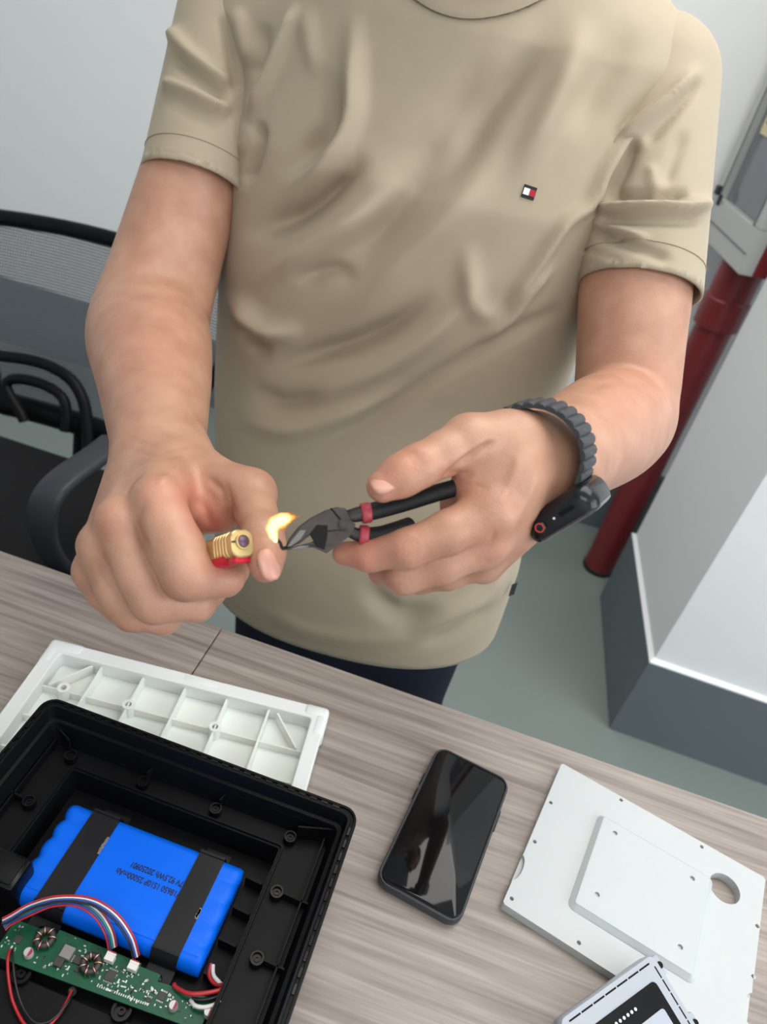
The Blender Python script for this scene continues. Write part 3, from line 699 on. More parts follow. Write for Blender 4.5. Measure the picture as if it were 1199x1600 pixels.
# battery pack: five rows of two cells in blue film
BT = BF+0.0228
bx0_, bx1_, by0_, by1_ = -0.2315, -0.0815, 0.1955, 0.2745
def battery():
    t = thing('battery_pack', ((bx0_+bx1_)/2, (by0_+by1_)/2, BF), 'bright blue shrink wrapped battery pack strapped into the black enclosure', 'battery')
    n = 5; nx = 46; ny = 60; r = (by1_-by0_)/n/2
    prof = []
    # closed outline in y,z: flat top with slight scallops, round front and back
    h = BT-BF
    def top(y): 
        u = (y-by0_)/(by1_-by0_)*n; return BT-0.00022*(1-abs(math.sin(math.pi*u))**0.7)
    v = []; f = []
    ring_n = None
    for i in range(nx+1):
        s = i/nx; e = min(s, 1-s)*(bx1_-bx0_)
        pr = []
        kr = h/2
        sh = 1.0-0.22*max(0, 1-e/0.004)**2
        for k in range(9):
            a = math.pi/2+math.pi*k/8
            pr.append((by0_+kr*.62+kr*.62*math.cos(a), BF+kr+kr*math.sin(a)*sh))
        for k in range(9):
            a = -math.pi/2+math.pi*k/8
            pr.append((by1_-kr*.62+kr*.62*math.cos(a), BF+kr+kr*math.sin(a)*sh))
        for k in range(1, 30):
            y = by1_-kr*.62-(by1_-by0_-kr*1.24)*k/30; pr.append((y, top(y) if e > 0.004 else BF+kr+kr*sh-0.0004*(1-abs(math.sin(math.pi*(y-by0_)/(by1_-by0_)*n)))))
        ring_n = len(pr)
        for (y, z) in pr:
            u = (y-by0_)/(by1_-by0_)*n
            sc = 0.0026*(1-abs(math.sin(math.pi*u))**0.6)         # scallops at the two ends
            x = bx0_+(bx1_-bx0_)*s
            w_ = max(0, 1-e/0.022)
            if s < .5: x += sc*w_*1.0
            else: x -= sc*w_*0.6
            dz = 0
            if z > BF+h*.6: dz = -0.0009*(1-abs(math.sin(math.pi*u))**0.6)*max(0, 1-e/0.020)
            v.append((x, y, z+dz))
    m = ring_n
    for i in range(nx):
        for k in range(m): a = i*m+k; b = i*m+(k+1) % m; f.append((a, b, b+m, a+m))
    f.append(tuple(range(m))[::-1]); f.append(tuple(range(len(v)-m, len(v))))
    MB().add(v, f).build('wrap', M['blue'], t, angle=60)
    # seam folds of the film along the front
    MB().tube([(bx0_+.004, by0_+.0085, BT+.0000), (bx0_+.05, by0_+.0080, BT+.0002), (bx1_-.05, by0_+.0070, BT+.0001), (bx1_-.004, by0_+.0078, BT-.0001)], .0005, 6).build('film_seam', M['blue'], t)
    # printing, read from the far side
    A = [(-1, 0, 0), (0, -1, 0), (0, 0, 1)]
    for (body, x0_, ln, yv) in (('3.7V18650 1S10P 25000mAh', -.1112, .0590, .2385), ('3.7V 92.5Wh 20250901', -.1160, .0462, .2465)):
        v, f = text_mesh(body, .0064); xr = max(q[0] for q in v); k = ln/xr
        v = [(q[0]*k, q[1], q[2]) for q in v]
        MB().add(xf(v, (x0_, yv, BT+.00005), A), f).build('print', M['ink'], t)
battery()
# two black brackets over the pack
def bracket(xa, xb, lab, wear):
    t = thing('battery_bracket', ((xa+xb)/2, by0_-.006, BF), lab, 'bracket', 'brackets over the blue battery')
    xm, hw = (xa+xb)/2, (xb-xa)/2; th = .0011
    path = [(by1_+.0125, BF+.0006), (by1_+.004, BF+.0006), (by1_+.0022, BF+.003), (by1_+.0016, BT-.006), (by1_-.003, BT+.0005), (by1_-.008, BT+.0009), (by0_+.008, BT+.0009), (by0_+.003, BT+.0003), (by0_-.0012, BT-.006), (by0_-.0018, BF+.010), (by0_-.003, BF+.0082), (by0_-.014, BF+.0078)]
    path = [(p[0], p[1]) for p in spline([np.array([a, b_]) for a, b_ in path], 4)]
    v = []; f = []
    for i, (y, z) in enumerate(path):
        a = np.array(path[max(i-1, 0)]); b_ = np.array(path[min(i+1, len(path)-1)]); d = unit(b_-a); nn = np.array([d[1], -d[0]])
        q = (y+nn[0]*-th*0, z)
        for (x, s) in ((xm-hw, 0), (xm+hw, 0), (xm+hw, 1), (xm-hw, 1)):
            v.append((x, y+nn[0]*th*s*-1, z+nn[1]*th*s*-1))
    for i in range(len(path)-1):
        for k in range(4): a = i*4+k; b_ = i*4+(k+1) % 4; f.append((a, b_, b_+4, a+4))
    f.append((0, 1, 2, 3)); f.append(tuple(range(len(v)-4, len(v))))
    MB().add(v, f).build('band', M['tape'], t, angle=50)
    zf = BF+.0094
    if xm > -.15:
        MB().lathe([(.0032, 0), (.0032, .0012), (.0024, .0018), (.0010, .0018), (.0009, .0009)], (xm+.001, by0_-.0098, zf-.0005), n=16).build('screw', M['black_gloss'], t, angle=40)
    else: MB().lathe([(.0032, 0), (.0032, .0012), (.0024, .0018), (.0010, .0018), (.0009, .0009)], (xm+.001, by0_-.0098, zf-.0005), n=16).build('screw', M['black_gloss'], t, angle=40)
    b = MB()
    rnd = random.Random(int(xm*1000))
    for k in range(9):
        y = wear[0]+(wear[1]-wear[0])*k/8; b.box((xb-.0004-rnd.random()*.0008, y, BT+.0012), (.0010, .0011, .00035), bev=.0002)
    b.build('worn_edge', M['notice'] if False else M['chip_grey'], t)
bracket(-.2115, -.1885, 'black bracket across the left end of the blue battery, above the toroid coil', (.243, .255))
bracket(-.1190, -.0985, 'black bracket across the right end of the blue battery with a screwed foot', (.226, .232))

# green circuit board with its components
PZ = BF+0.0135
def pcb():
    x0, x1, y0, y1 = -.2180, -.0655, .1610, .1845
    t = thing('circuit_board', ((x0+x1)/2, (y0+y1)/2, BF), 'long green circuit board crowded with components in front of the battery', 'circuit board')
    b = MB(); b.prism([(x0, y0-.001), (x1, y0+.0045), (x1, y1+.001), (-.106, y1-.002), (-.106, y1+.0025), (-.122, y1+.0025), (-.122, y1+.0045), (-.186, y1+.0045), (-.186, y1+.001), (x0, y1)], PZ, PZ+.0016)
    b.build('board', M['pcb'], t)
    st = MB()
    for (x, y) in ((-.20, .166), (-.08, .172), (-.15, .184)): st.tube([(x, y, BF-.0005), (x, y, PZ)], .0025, 8)
    st.build('standoff', M['black_plastic'], t)
    zt = PZ+.0016
    for (px_, py_) in ((70, 1466), (142, 1506)):
        q = AZ(px_, py_, zt+.003); c = (q[0], q[1], zt)
        n = 28; v = []; f = []
        R_, r_ = .0052, .0022
        for i in range(n):
            a = 2*math.pi*i/n
            for k in range(8):
                u = 2*math.pi*k/8; rr = R_+r_*math.cos(u); v.append((c[0]+rr*math.cos(a), c[1]+rr*math.sin(a), zt+.0031+r_*1.3*math.sin(u)))
        for i in range(n):
            for k in range(8): f.append((i*8+k, ((i+1) % n)*8+k, ((i+1) % n)*8+(k+1) % 8, i*8+(k+1) % 8))
        tor = MB().add(v, f).build('toroid', M['chip'], t, angle=60)
        for k in range(7):
            a = 2*math.pi*k/7+.3
            pts = []
            for u in np.linspace(-.9, math.pi+.9, 12):
                rr = R_-(r_+.0006)*math.cos(u)*-1*-1; rr = R_+(r_+.0006)*math.cos(u); pts.append((c[0]+rr*math.cos(a), c[1]+rr*math.sin(a), zt+.0031+(r_*1.3+.0006)*math.sin(u)))
            MB().tube(pts, .00048, 6).build('winding', M['copper'], tor, angle=60)
    for (px_, py_, r_, h_) in ((44, 1487, .0031, .0050), (271, 1570, .0030, .0050), (326, 1580, .0030, .0058)):
        q = AZ(px_, py_, zt+h_); c = (q[0], q[1], zt)
        MB().lathe([(r_*1.05, 0), (r_*1.05, .0012), (r_, .0014), (r_, h_-.0003), (r_*.92, h_)], c, n=20).build('capacitor', M['cap_top'], t, angle=40)
        MB().prism([(r_*.9*math.cos(a), r_*.9*math.sin(a)) for a in np.linspace(-1.35, 1.35, 10)], h_+.00002, h_+.0002, c).build('capacitor_mark', M['cap_mark'], bpy.data.objects[t.children[-1].name] if False else t)
    def chip(px_, py_, hx, hy, h, m, nm='chip', legs=0, rot=0):
        q = AZ(px_, py_, zt+h); A = rot2(rot)
        c_ = MB().box((q[0], q[1], zt+h/2), (hx, hy, h/2), ax=A, bev=.0002).build(nm, m, t)
        if legs:
            lg = MB()
            for s in (-1, 1):
                for k in range(legs):
                    p = np.array([q[0], q[1], zt+.0003])+A[0]*(-hx*.8+2*hx*.8*k/(legs-1))+A[1]*s*(hy+.0005); lg.box(p, (.00022, .0006, .0003), ax=A)
            lg.build('pins', M['solder'], c_)
    chip(28, 1467, .0026, .0026, .0011, M['chip']); chip(105, 1487, .0040, .0040, .0040, M['chip_grey'], 'inductor'); chip(92, 1502, .0030, .0030, .0030, M['chip'], 'inductor')
    chip(122, 1500, .0024, .0033, .0014, M['chip'], legs=5, rot=90); chip(173, 1524, .0034, .0034, .0014, M['chip'], legs=5); chip(253, 1556, .0026, .0026, .0012, M['chip'], legs=5); chip(232, 1562, .0016, .0014, .0011, M['chip'], legs=3)
    chip(120, 1515, .0018, .0012, .0011, M['chip'])
    for (px_, py_) in ((173, 1493), (209, 1507)):
        q = AZ(px_, py_, zt+.005)
        cn = MB(); cn.box((q[0], q[1]-.001, zt+.0028), (.0034, .0024, .0028), bev=.0003); cn.box((q[0], q[1]+.0012, zt+.0045), (.0034, .0008, .0014), bev=.0002)
        cn.build('connector', M['conn'], t)
        rb = MB()
        for k in range(4): rb.box((q[0]-.0022+k*.0015, q[1]+.0022, zt+.0042), (.0005, .0006, .0018), bev=.0002)
        rb.build('connector_pins', M['w_red'], bpy.data.objects[t.children[-1].name])
    # tiny chip parts and solder joints nobody could count
    rnd = random.Random(11); sm = MB()
    zones = [(-.216, -.204, .164, .182, 26), (-.19, -.166, .1645, .171, 22), (-.152, -.112, .1665, .182, 95), (-.112, -.07, .168, .180, 55), (-.166, -.152, .166, .186, 26), (-.20, -.152, .1845, .188, 10)]
    for (xa, xb, ya, yb_, n) in zones:
        for k in range(n):
            x = xa+(xb-xa)*rnd.random(); y = ya+(yb_-ya)*rnd.random(); l = rnd.choice((.0005, .0007, .0009)); w_ = l*.5
            if rnd.random() < .5: l, w_ = w_, l
            sm.box((x, y, zt+.0002), (l, w_, .00025), m=rnd.choice((0, 0, 1, 1, 2)))
    for k in range(24): sm.box((-.142+k*.0016, .1668+(k*.0016)*.028, zt+.0002), (.0004, .0007, .0002), m=0)
    o = sm.build('surface_parts', None, t, mats=[M['solder'], M['chip'], M['conn']]); tag(o, kind='stuff')
    return zt
pzt = pcb()

# wiring
def wire(pts, r, m, par, name='wire', n=7): return MB().tube(spline(pts, 7), r, n).build(name, m, par, angle=70)
def WA(x, y, z): return AZ(x, y, z)
def harness(pts, cols, lab, spread=.0014):
    t = thing('cable_harness', WA(*pts[-1]), lab, 'cable')
    for k, m in enumerate(cols):
        o_ = (k-(len(cols)-1)/2)*spread
        L = []
        for i, (x, y, z) in enumerate(pts):
            p = WA(x, y, z); q = WA(*pts[min(i+1, len(pts)-1)])-WA(*pts[max(i-1, 0)]); nn = unit(np.array([-q[1], q[0], 0])); L.append(p+nn*o_+np.array([0, 0, .0004*(k % 2)]))
        wire(L, .00068, M[m], t)
HZ = BF+.024
harness([(6, 1448, HZ+.002), (18, 1438, HZ+.004), (48, 1424, HZ+.010), (84, 1410, HZ+.015), (122, 1410, HZ+.017), (152, 1428, HZ+.015), (170, 1456, HZ+.008), (176, 1482, pzt+.004)], ['w_red', 'w_white', 'w_green', 'w_blue', 'w_red'][::-1][:5], 'coloured wire bundle looping to the left white connector on the circuit board')
harness([(4, 1440, HZ+.004), (16, 1434, HZ+.006), (48, 1416, HZ+.012), (90, 1405, HZ+.018), (140, 1408, HZ+.020), (178, 1430, HZ+.018), (203, 1464, HZ+.010), (213, 1496, pzt+.004)], ['w_black', 'w_blue', 'w_white', 'w_red'], 'coloured wire bundle looping to the right white connector on the circuit board')
t = thing('power_cable', WA(335, 1510, BF+.01), 'thick red and white leads running from battery to circuit board', 'cable')
wire([WA(330, 1506, BF+.012), WA(327, 1524, BF+.012), WA(337, 1538, BF+.014), WA(352, 1540, BF+.020), WA(340, 1548, BF+.022), WA(300, 1553, BF+.022), WA(277, 1544, BF+.018), WA(272, 1538, pzt+.001)], .0015, M['w_red'], t, n=10)
wire([WA(333, 1508, BF+.013), WA(334, 1524, BF+.014), WA(344, 1536, BF+.016), WA(353, 1546, BF+.017), WA(350, 1562, BF+.020), WA(325, 1573, BF+.021), WA(306, 1572, BF+.020), WA(298, 1563, pzt+.001)], .0014, M['w_white'], t, n=10)
wire([WA(346, 1544, BF+.016), WA(342, 1556, BF+.018), WA(318, 1562, BF+.018), WA(300, 1560, pzt+.002)], .0012, M['w_black'], t, n=8)
t = thing('thin_lead_pair', WA(15, 1490, pzt), 'thin red and black lead pair looping down from the board', 'cable')
wire([WA(16, 1484, pzt+.001), WA(12, 1500, pzt+.003), WA(14, 1535, BF+.016), WA(22, 1570, BF+.012), WA(42, 1604, BF+.012), WA(70, 1606, BF+.012), WA(90, 1588, BF+.012), WA(104, 1566, BF+.012), WA(112, 1548, BF+.010)], .0011, M['w_red'], t)
wire([WA(19, 1484, pzt+.001), WA(20, 1500, pzt+.004), WA(24, 1535, BF+.018), WA(34, 1570, BF+.014), WA(52, 1596, BF+.014), WA(72, 1598, BF+.014), WA(92, 1584, BF+.014), WA(106, 1566, BF+.013), WA(114, 1549, BF+.010)], .0008, M['w_black'], t)
MB().lathe([(.003, 0), (.003, .002), (.002, .004)], WA(113, 1550, BF+.006), n=12).build('lead_terminal', M['chip'], t)
# floor platform in front of the board with its bosses
pl = MB(); pl.box((-.155, .135, BF+.0035), (.088, .0225, .0035), bev=.001); pl.build('floor_platform', M['black_plastic'], enc)
for (px_, py_) in ((190, 1578), (33, 1520)):
    q = WA(px_, py_, BF+.012)
    MB().lathe([(.0072, -.010), (.0068, 0), (.0050, 0), (.0048, -.003), (.0030, -.003), (.0028, -.001), (.0012, -.001), (.001, -.003)], q, n=20).build('floor_boss', M['black_gloss'], enc, angle=40)

# ------------------------------------------------------------------ person: distance fields and surface nets
class Grid:
    def __init__(s, lo, hi, h):
        s.h = h; s.lo = np.array(lo, float); s.n = np.ceil((np.array(hi)-s.lo)/h).astype(int)+1
    def ax(s, i, a, b): return (s.lo[i]+s.h*np.arange(a, b)).astype(np.float32)
    def full(s): return np.full(s.n, 0.08, np.float32)
    def window(s, lo, hi):
        a = np.maximum(0, np.floor((np.array(lo)-s.lo)/s.h).astype(int)); b = np.minimum(s.n, np.ceil((np.array(hi)-s.lo)/s.h).astype(int)+1)
        if (b <= a).any(): return None
        return a, b
    def coords(s, a, b):
        return s.ax(0, a[0], b[0])[:, None, None], s.ax(1, a[1], b[1])[None, :, None], s.ax(2, a[2], b[2])[None, None, :]
def smin(a, b, k):
    if k <= 0: return np.minimum(a, b)
    h = np.maximum(k-np.abs(a-b), 0)/k
    return np.minimum(a, b)-h*h*k*0.25
def cone_d(x, y, z, a, b, ra, rb):
    ab = b-a; L = float(ab@ab)+1e-12
    px, py, pz = x-a[0], y-a[1], z-a[2]
    t = np.clip((px*ab[0]+py*ab[1]+pz*ab[2])/L, 0, 1)
    return np.sqrt((px-t*ab[0])**2+(py-t*ab[1])**2+(pz-t*ab[2])**2)-(ra+(rb-ra)*t)
def ell_d(x, y, z, c, A, r):
    px, py, pz = x-c[0], y-c[1], z-c[2]
    q = [(px*A[i][0]+py*A[i][1]+pz*A[i][2]) for i in range(3)]
    k0 = np.sqrt((q[0]/r[0])**2+(q[1]/r[1])**2+(q[2]/r[2])**2); k1 = np.sqrt((q[0]/r[0]**2)**2+(q[1]/r[1]**2)**2+(q[2]/r[2]**2)**2)+1e-9
    return k0*(k0-1)/k1
def put(G, F, prim, k):
    """smooth-union a primitive into field F: ('c',a,b,ra,rb) or ('e',c,axes,r)"""
    pad = k+0.012
    if prim[0] == 'c':
        a, b, ra, rb = prim[1:]; r = max(ra, rb)+pad; lo = np.minimum(a, b)-r; hi = np.maximum(a, b)+r
    else:
        c, A, rr = prim[1:]; r = max(rr)+pad; lo = np.array(c)-r; hi = np.array(c)+r
    w = G.window(lo, hi)
    if w is None: return
    a_, b_ = w; X = G.coords(a_, b_); sl = tuple(slice(a_[i], b_[i]) for i in range(3))
    d = cone_d(*X, *[np.asarray(q, np.float32) if hasattr(q, '__len__') else q for q in prim[1:]]) if prim[0] == 'c' else ell_d(*X, *prim[1:])
    F[sl] = smin(F[sl], d.astype(np.float32), k)
def nets(G, F):
    """naive surface nets"""
    s = F < 0
    nx, ny, nz = F.shape
    cnt = np.zeros((nx-1, ny-1, nz-1), np.uint8)
    for dx in (0, 1):
        for dy in (0, 1):
            for dz in (0, 1): cnt += s[dx:nx-1+dx, dy:ny-1+dy, dz:nz-1+dz]
    act = (cnt > 0) & (cnt < 8)
    idx = np.argwhere(act); idm = np.full(act.shape, -1, np.int32); idm[act] = np.arange(len(idx))
    acc = np.zeros((len(idx), 3), np.float64); num = np.zeros(len(idx))
    corners = [(dx, dy, dz) for dx in (0, 1) for dy in (0, 1) for dz in (0, 1)]
    val = {c: F[idx[:, 0]+c[0], idx[:, 1]+c[1], idx[:, 2]+c[2]].astype(np.float64) for c in corners}
    for c in corners:
        for k in range(3):
            if c[k] == 0:
                e = list(c); e[k] = 1; e = tuple(e); va, vb = val[c], val[e]; m = (va < 0) != (vb < 0)
                t = np.where(m, va/(va-vb+1e-20), 0); p = np.repeat(np.array(c, float)[None], len(idx), 0); p[:, k] = t
                acc[m] += p[m]; num[m] += 1
    V = G.lo+G.h*(idx+acc/num[:, None])
    quads = []
    for k in range(3):
        i, j = (k+1) % 3, (k+2) % 3
        sl0 = [slice(1, -1)]*3; sl0[k] = slice(0, -1); sl1 = list(sl0); sl1[k] = slice(1, None)
        a, b = s[tuple(sl0)], s[tuple(sl1)]
        e = np.argwhere(a != b); e_in = a[tuple(e.T)]
        off = np.array([1, 1, 1]); off[k] = 0; e = e+off
        def cell(di, dj):
            q = e.copy(); q[:, i] -= di; q[:, j] -= dj; return idm[q[:, 0], q[:, 1], q[:, 2]]
        Q = np.stack([cell(1, 1), cell(0, 1), cell(0, 0), cell(1, 0)], 1)
        Q[~e_in] = Q[~e_in][:, ::-1]
        quads.append(Q)
    Q = np.concatenate(quads); Q = Q[(Q >= 0).all(1)]
    return V, Q
def vnormals(V, Q):
    n = np.cross(V[Q[:, 2]]-V[Q[:, 0]], V[Q[:, 3]]-V[Q[:, 1]]); N = np.zeros_like(V)
    for k in range(4): np.add.at(N, Q[:, k], n)
    return N/(np.linalg.norm(N, axis=1)[:, None]+1e-12)
def relax(V, Q, it=2, lam=0.5):
    E = np.concatenate([Q[:, [0, 1]], Q[:, [1, 2]], Q[:, [2, 3]], Q[:, [3, 0]]])
    for _ in range(it):
        A = np.zeros_like(V); c = np.zeros(len(V))
        np.add.at(A, E[:, 0], V[E[:, 1]]); np.add.at(A, E[:, 1], V[E[:, 0]]); np.add.at(c, E[:, 0], 1); np.add.at(c, E[:, 1], 1)
        V = V+lam*(A/np.maximum(c, 1)[:, None]-V)
    return V
def drop(V, Q, dead):
    keep = ~dead; Q = Q[keep[Q].all(1)]; used = np.zeros(len(V), bool); used[Q.ravel()] = True
    m = np.cumsum(used)-1; return V[used], m[Q]
def netmesh(name, V, Q, m, parent, attrs=None):
    me = bpy.data.meshes.new(name); o0 = ORG[parent.name]; V = V-o0
    me.vertices.add(len(V)); me.vertices.foreach_set('co', V.astype(np.float32).ravel())
    me.loops.add(len(Q)*4); me.loops.foreach_set('vertex_index', Q.astype(np.int32).ravel())
    me.polygons.add(len(Q)); me.polygons.foreach_set('loop_start', np.arange(0, len(Q)*4, 4, dtype=np.int32))
    me.update(calc_edges=True); me.validate()
    me.polygons.foreach_set('use_smooth', np.ones(len(me.polygons), bool))
    for k, a in (attrs or {}).items():
        at = me.attributes.new(k, 'FLOAT', 'POINT'); at.data.foreach_set('value', a.astype(np.float32))
    me.materials.append(m)
    o = bpy.data.objects.new(name, me); COL.objects.link(o); o.parent = parent; _reg(o, o0); return o
def project(V):
    d = V-CAM; zc = d@CF; return 599.5+FPX*(d@CR)/zc, 800+FPX*(d@CD)/zc, zc
def polydist(x, y, pts):
    """distance to a polyline and the position along it (0..1)"""
    pts = np.array(pts, float); best = np.full(len(x), 1e9); pos = np.zeros(len(x)); side = np.zeros(len(x))
    L = np.r_[0, np.cumsum(np.linalg.norm(np.diff(pts, axis=0), axis=1))]
    for i in range(len(pts)-1):
        a, b = pts[i], pts[i+1]; ab = b-a; l2 = ab@ab
        t = np.clip(((x-a[0])*ab[0]+(y-a[1])*ab[1])/l2, 0, 1)
        dx, dy = x-a[0]-t*ab[0], y-a[1]-t*ab[1]; d = np.hypot(dx, dy); m = d < best
        best[m] = d[m]; pos[m] = ((L[i]+t*(L[i+1]-L[i]))/L[-1])[m]; side[m] = np.sign(ab[0]*dy-ab[1]*dx)[m]
    return best, pos, side
def sm_poly(pts, n=6): return [tuple(q) for q in spline([np.array(p, float) for p in pts], n)]
def sculpt(V, N, strokes, face=0.0):
    """push the surface along its normals under soft strokes: (points, width px, height m, end fade, asymmetry)"""
    x, y, zc = project(V); view = unit(CAM-V.mean(0)); D = CAM-V; D = D/np.linalg.norm(D, axis=1)[:, None]
    f = np.clip(((N*D).sum(1)-face)/0.25, 0, 1); H = np.zeros(len(V))
    for st in strokes:
        pts, w, h = st[:3]; fade = st[3] if len(st) > 3 else 0.25; asym = st[4] if len(st) > 4 else 1.0
        pts = sm_poly(pts) if len(pts) > 2 else pts
        a = np.array(pts); m = (x > a[:, 0].min()-3*w) & (x < a[:, 0].max()+3*w) & (y > a[:, 1].min()-3*w) & (y < a[:, 1].max()+3*w)
        if not m.any(): continue
        d, p, s = polydist(x[m], y[m], pts)
        ww = np.where(s > 0, w*asym, w)
        e = np.clip(p/max(fade, 1e-3), 0, 1)*np.clip((1-p)/max(fade, 1e-3), 0, 1) if fade > 0 else 1.0
        e = e*e*(3-2*e) if fade > 0 else 1.0
        H[m] += h*np.exp(-(d/ww)**2)*e
    return V+N*(H*f)[:, None]

PS = thing('person', (-0.13, 0.76, 0.0), 'person in khaki t-shirt and dark trousers holding a lighter and pliers', 'person')

# joints: shoulders, elbows, wrists
SR, ER, WR = P(372, 40, .722), P(236, 497, .715), P(250, 715, .530)
SL, EL, WL = P(1018, 130, .662), P(976, 654, .655), P(860, 720, .470)
def lerp(a, b, t): return a+(b-a)*t

def finger(G, J, R, k=.0045):
    """one finger's own field from joints J with radii R"""
    J = [np.array(j, float) for j in J]
    lo = np.min(J, 0)-.035; hi = np.max(J, 0)+.035; w = G.window(lo, hi)
    a, b = w; F = np.full(tuple(b-a), .05, np.float32); g = Grid(G.lo+G.h*a, G.lo+G.h*(b-1)-1e-7, G.h); g.n = (b-a)
    for i in range(len(J)-1): put(g, F, ('c', J[i], J[i+1], R[i], R[i+1]), k)
    return a, b, F
def join_fingers(G, F, fingers, kf=.0014, kp=.007):
    U = np.full(G.n, .08, np.float32)
    for a, b, f in fingers:
        sl = tuple(slice(a[i], b[i]) for i in range(3)); U[sl] = smin(U[sl], f, kf)
    return smin(F, U, kp)

def limb(G, F, pts, rad, n=5):
    L = spline([np.r_[p_, r_] for p_, r_ in zip(pts, rad)], n)
    for a, b in zip(L[:-1], L[1:]): put(G, F, ('c', a[:3], b[:3], a[3], b[3]), .010)
# ---- right arm and hand (on the left of the picture), closed round the lighter
def right_arm():
    G = Grid((-.475, .255, .90), (-.075, .80, 1.235), .0014); F = G.full()
    ax = unit(WR-ER); side = unit(np.cross(ax, CF)); 
    limb(G, F, [lerp(SR, ER, .25), lerp(SR, ER, .6), lerp(SR, ER, .88), lerp(ER, WR, .08)-CR*.002, lerp(ER, WR, .25)-CR*.002, lerp(ER, WR, .5), lerp(ER, WR, .76), WR], [.0445, .0455, .0480, .0500, .0500, .0430, .0350, .0285])
    # palm: metacarpals fan from the wrist
    M2, M3, M4, M5 = P(246, 782, .447), P(188, 815, .452), P(158, 853, .462), P(147, 893, .478)
    for j, (m, r) in enumerate(((M2, .0150), (M3, .0148), (M4, .0138), (M5, .0128))):
        st = WR+CR*(.010-.0065*j)
        put(G, F, ('c', st, m, .0215, r), .012)
        put(G, F, ('c', lerp(st, m, .35)+CF*.012, m+CF*.016, .018, .012), .012)
        dd = unit(CAM-m); put(G, F, ('e', m+dd*.0065-CD*.003, np.eye(3), (.0098, .0098, .0098)), .0075)
    # heel of the thumb and web
    CMC, TM, TI, TT = P(318, 756, .508), P(392, 772, .482), P(411, 838, .447), P(416, 884, .434)
    put(G, F, ('c', WR+CR*.012, CMC, .0235, .021), .012); put(G, F, ('c', CMC, TM, .0205, .0158), .010)
    put(G, F, ('c', P(300, 800, .487), P(345, 805, .487), .016, .012), .012)
    fs = []
    fs.append(finger(G, [M2, P(276, 858, .440), P(293, 898, .441), P(352, 903, .456), P(366, 893, .470)], [.0152, .0162, .0156, .0112, .0098]))
    fs.append(finger(G, [M3, P(222, 900, .450), P(243, 938, .452), P(308, 943, .468), P(332, 925, .490)], [.0148, .0146, .0142, .0112, .0096]))
    fs.append(finger(G, [M4, P(186, 926, .466), P(208, 955, .470), P(255, 966, .485), P(290, 945, .505)], [.0138, .0132, .0126, .0105, .009]))
    fs.append(finger(G, [M5, P(164, 925, .486), P(186, 946, .492), P(225, 950, .505)], [.0126, .0116, .0108, .009]))
    F = join_fingers(G, F, fs, .0008, .005)
    th = finger(G, [CMC, TM, lerp(TM, TI, .5), TI, lerp(TI, TT, .5)+CR*.0004, TT], [.018, .0158, .0125, .0122, .0120, .0100], .005)
    a, b, f = th; sl = tuple(slice(a[i], b[i]) for i in range(3)); F[sl] = smin(F[sl], f, .005)
    V, Q = nets(G, F); V, Q = drop(V, Q, V[:, 2] > 1.225); V, Q = drop(V, Q, (V[:, 1] > .792))
    V = relax(V, Q, 2, .5); N = vnormals(V, Q)
    st = [([(236, 775), (214, 812), (228, 850), (236, 880)], 5, -.0012, .35), ([(292, 720), (262, 745), (243, 765)], 7, .0012, .3), ([(215, 735), (185, 790)], 7, .0008, .4),
          ([(320, 745), (345, 765), (352, 800)], 6, -.0016, .3), ([(305, 772), (322, 800), (330, 830)], 8, -.0015, .3), ([(350, 745), (362, 790), (372, 815)], 5, -.0012, .3),
          ([(170, 470), (230, 456), (300, 470)], 7, -.0012, .3),
          ([(393, 838), (410, 832), (432, 834)], 2.2, -.0005), ([(392, 845), (410, 840), (434, 842)], 2.2, -.0005), ([(394, 829), (410, 824), (432, 827)], 2.0, -.0004),
          ([(262, 850), (285, 845), (310, 852)], 2.2, -.0003), ([(150, 870), (160, 905), (195, 945)], 4, -.0006, .3),
          ([(330, 690), (255, 700), (185, 680)], 5, -.0006, .3), ([(318, 702), (255, 714), (195, 700)], 4, -.0005, .3)]
    V = sculpt(V, N, st)
    x, y, zc = project(V)
    def blob(cx, cy, r): return np.exp(-(((x-cx)**2+(y-cy)**2)/r**2))
    bl = .75*blob(330, 812, 26)+.5*blob(300, 775, 30)+.25*blob(245, 775, 30)+.25*blob(370, 890, 40)+.35*blob(420, 895, 28)+.18*blob(170, 815, 30)+.15*blob(230, 530, 70)
    return V, Q, np.clip(bl, 0, .8), (TI, TT)
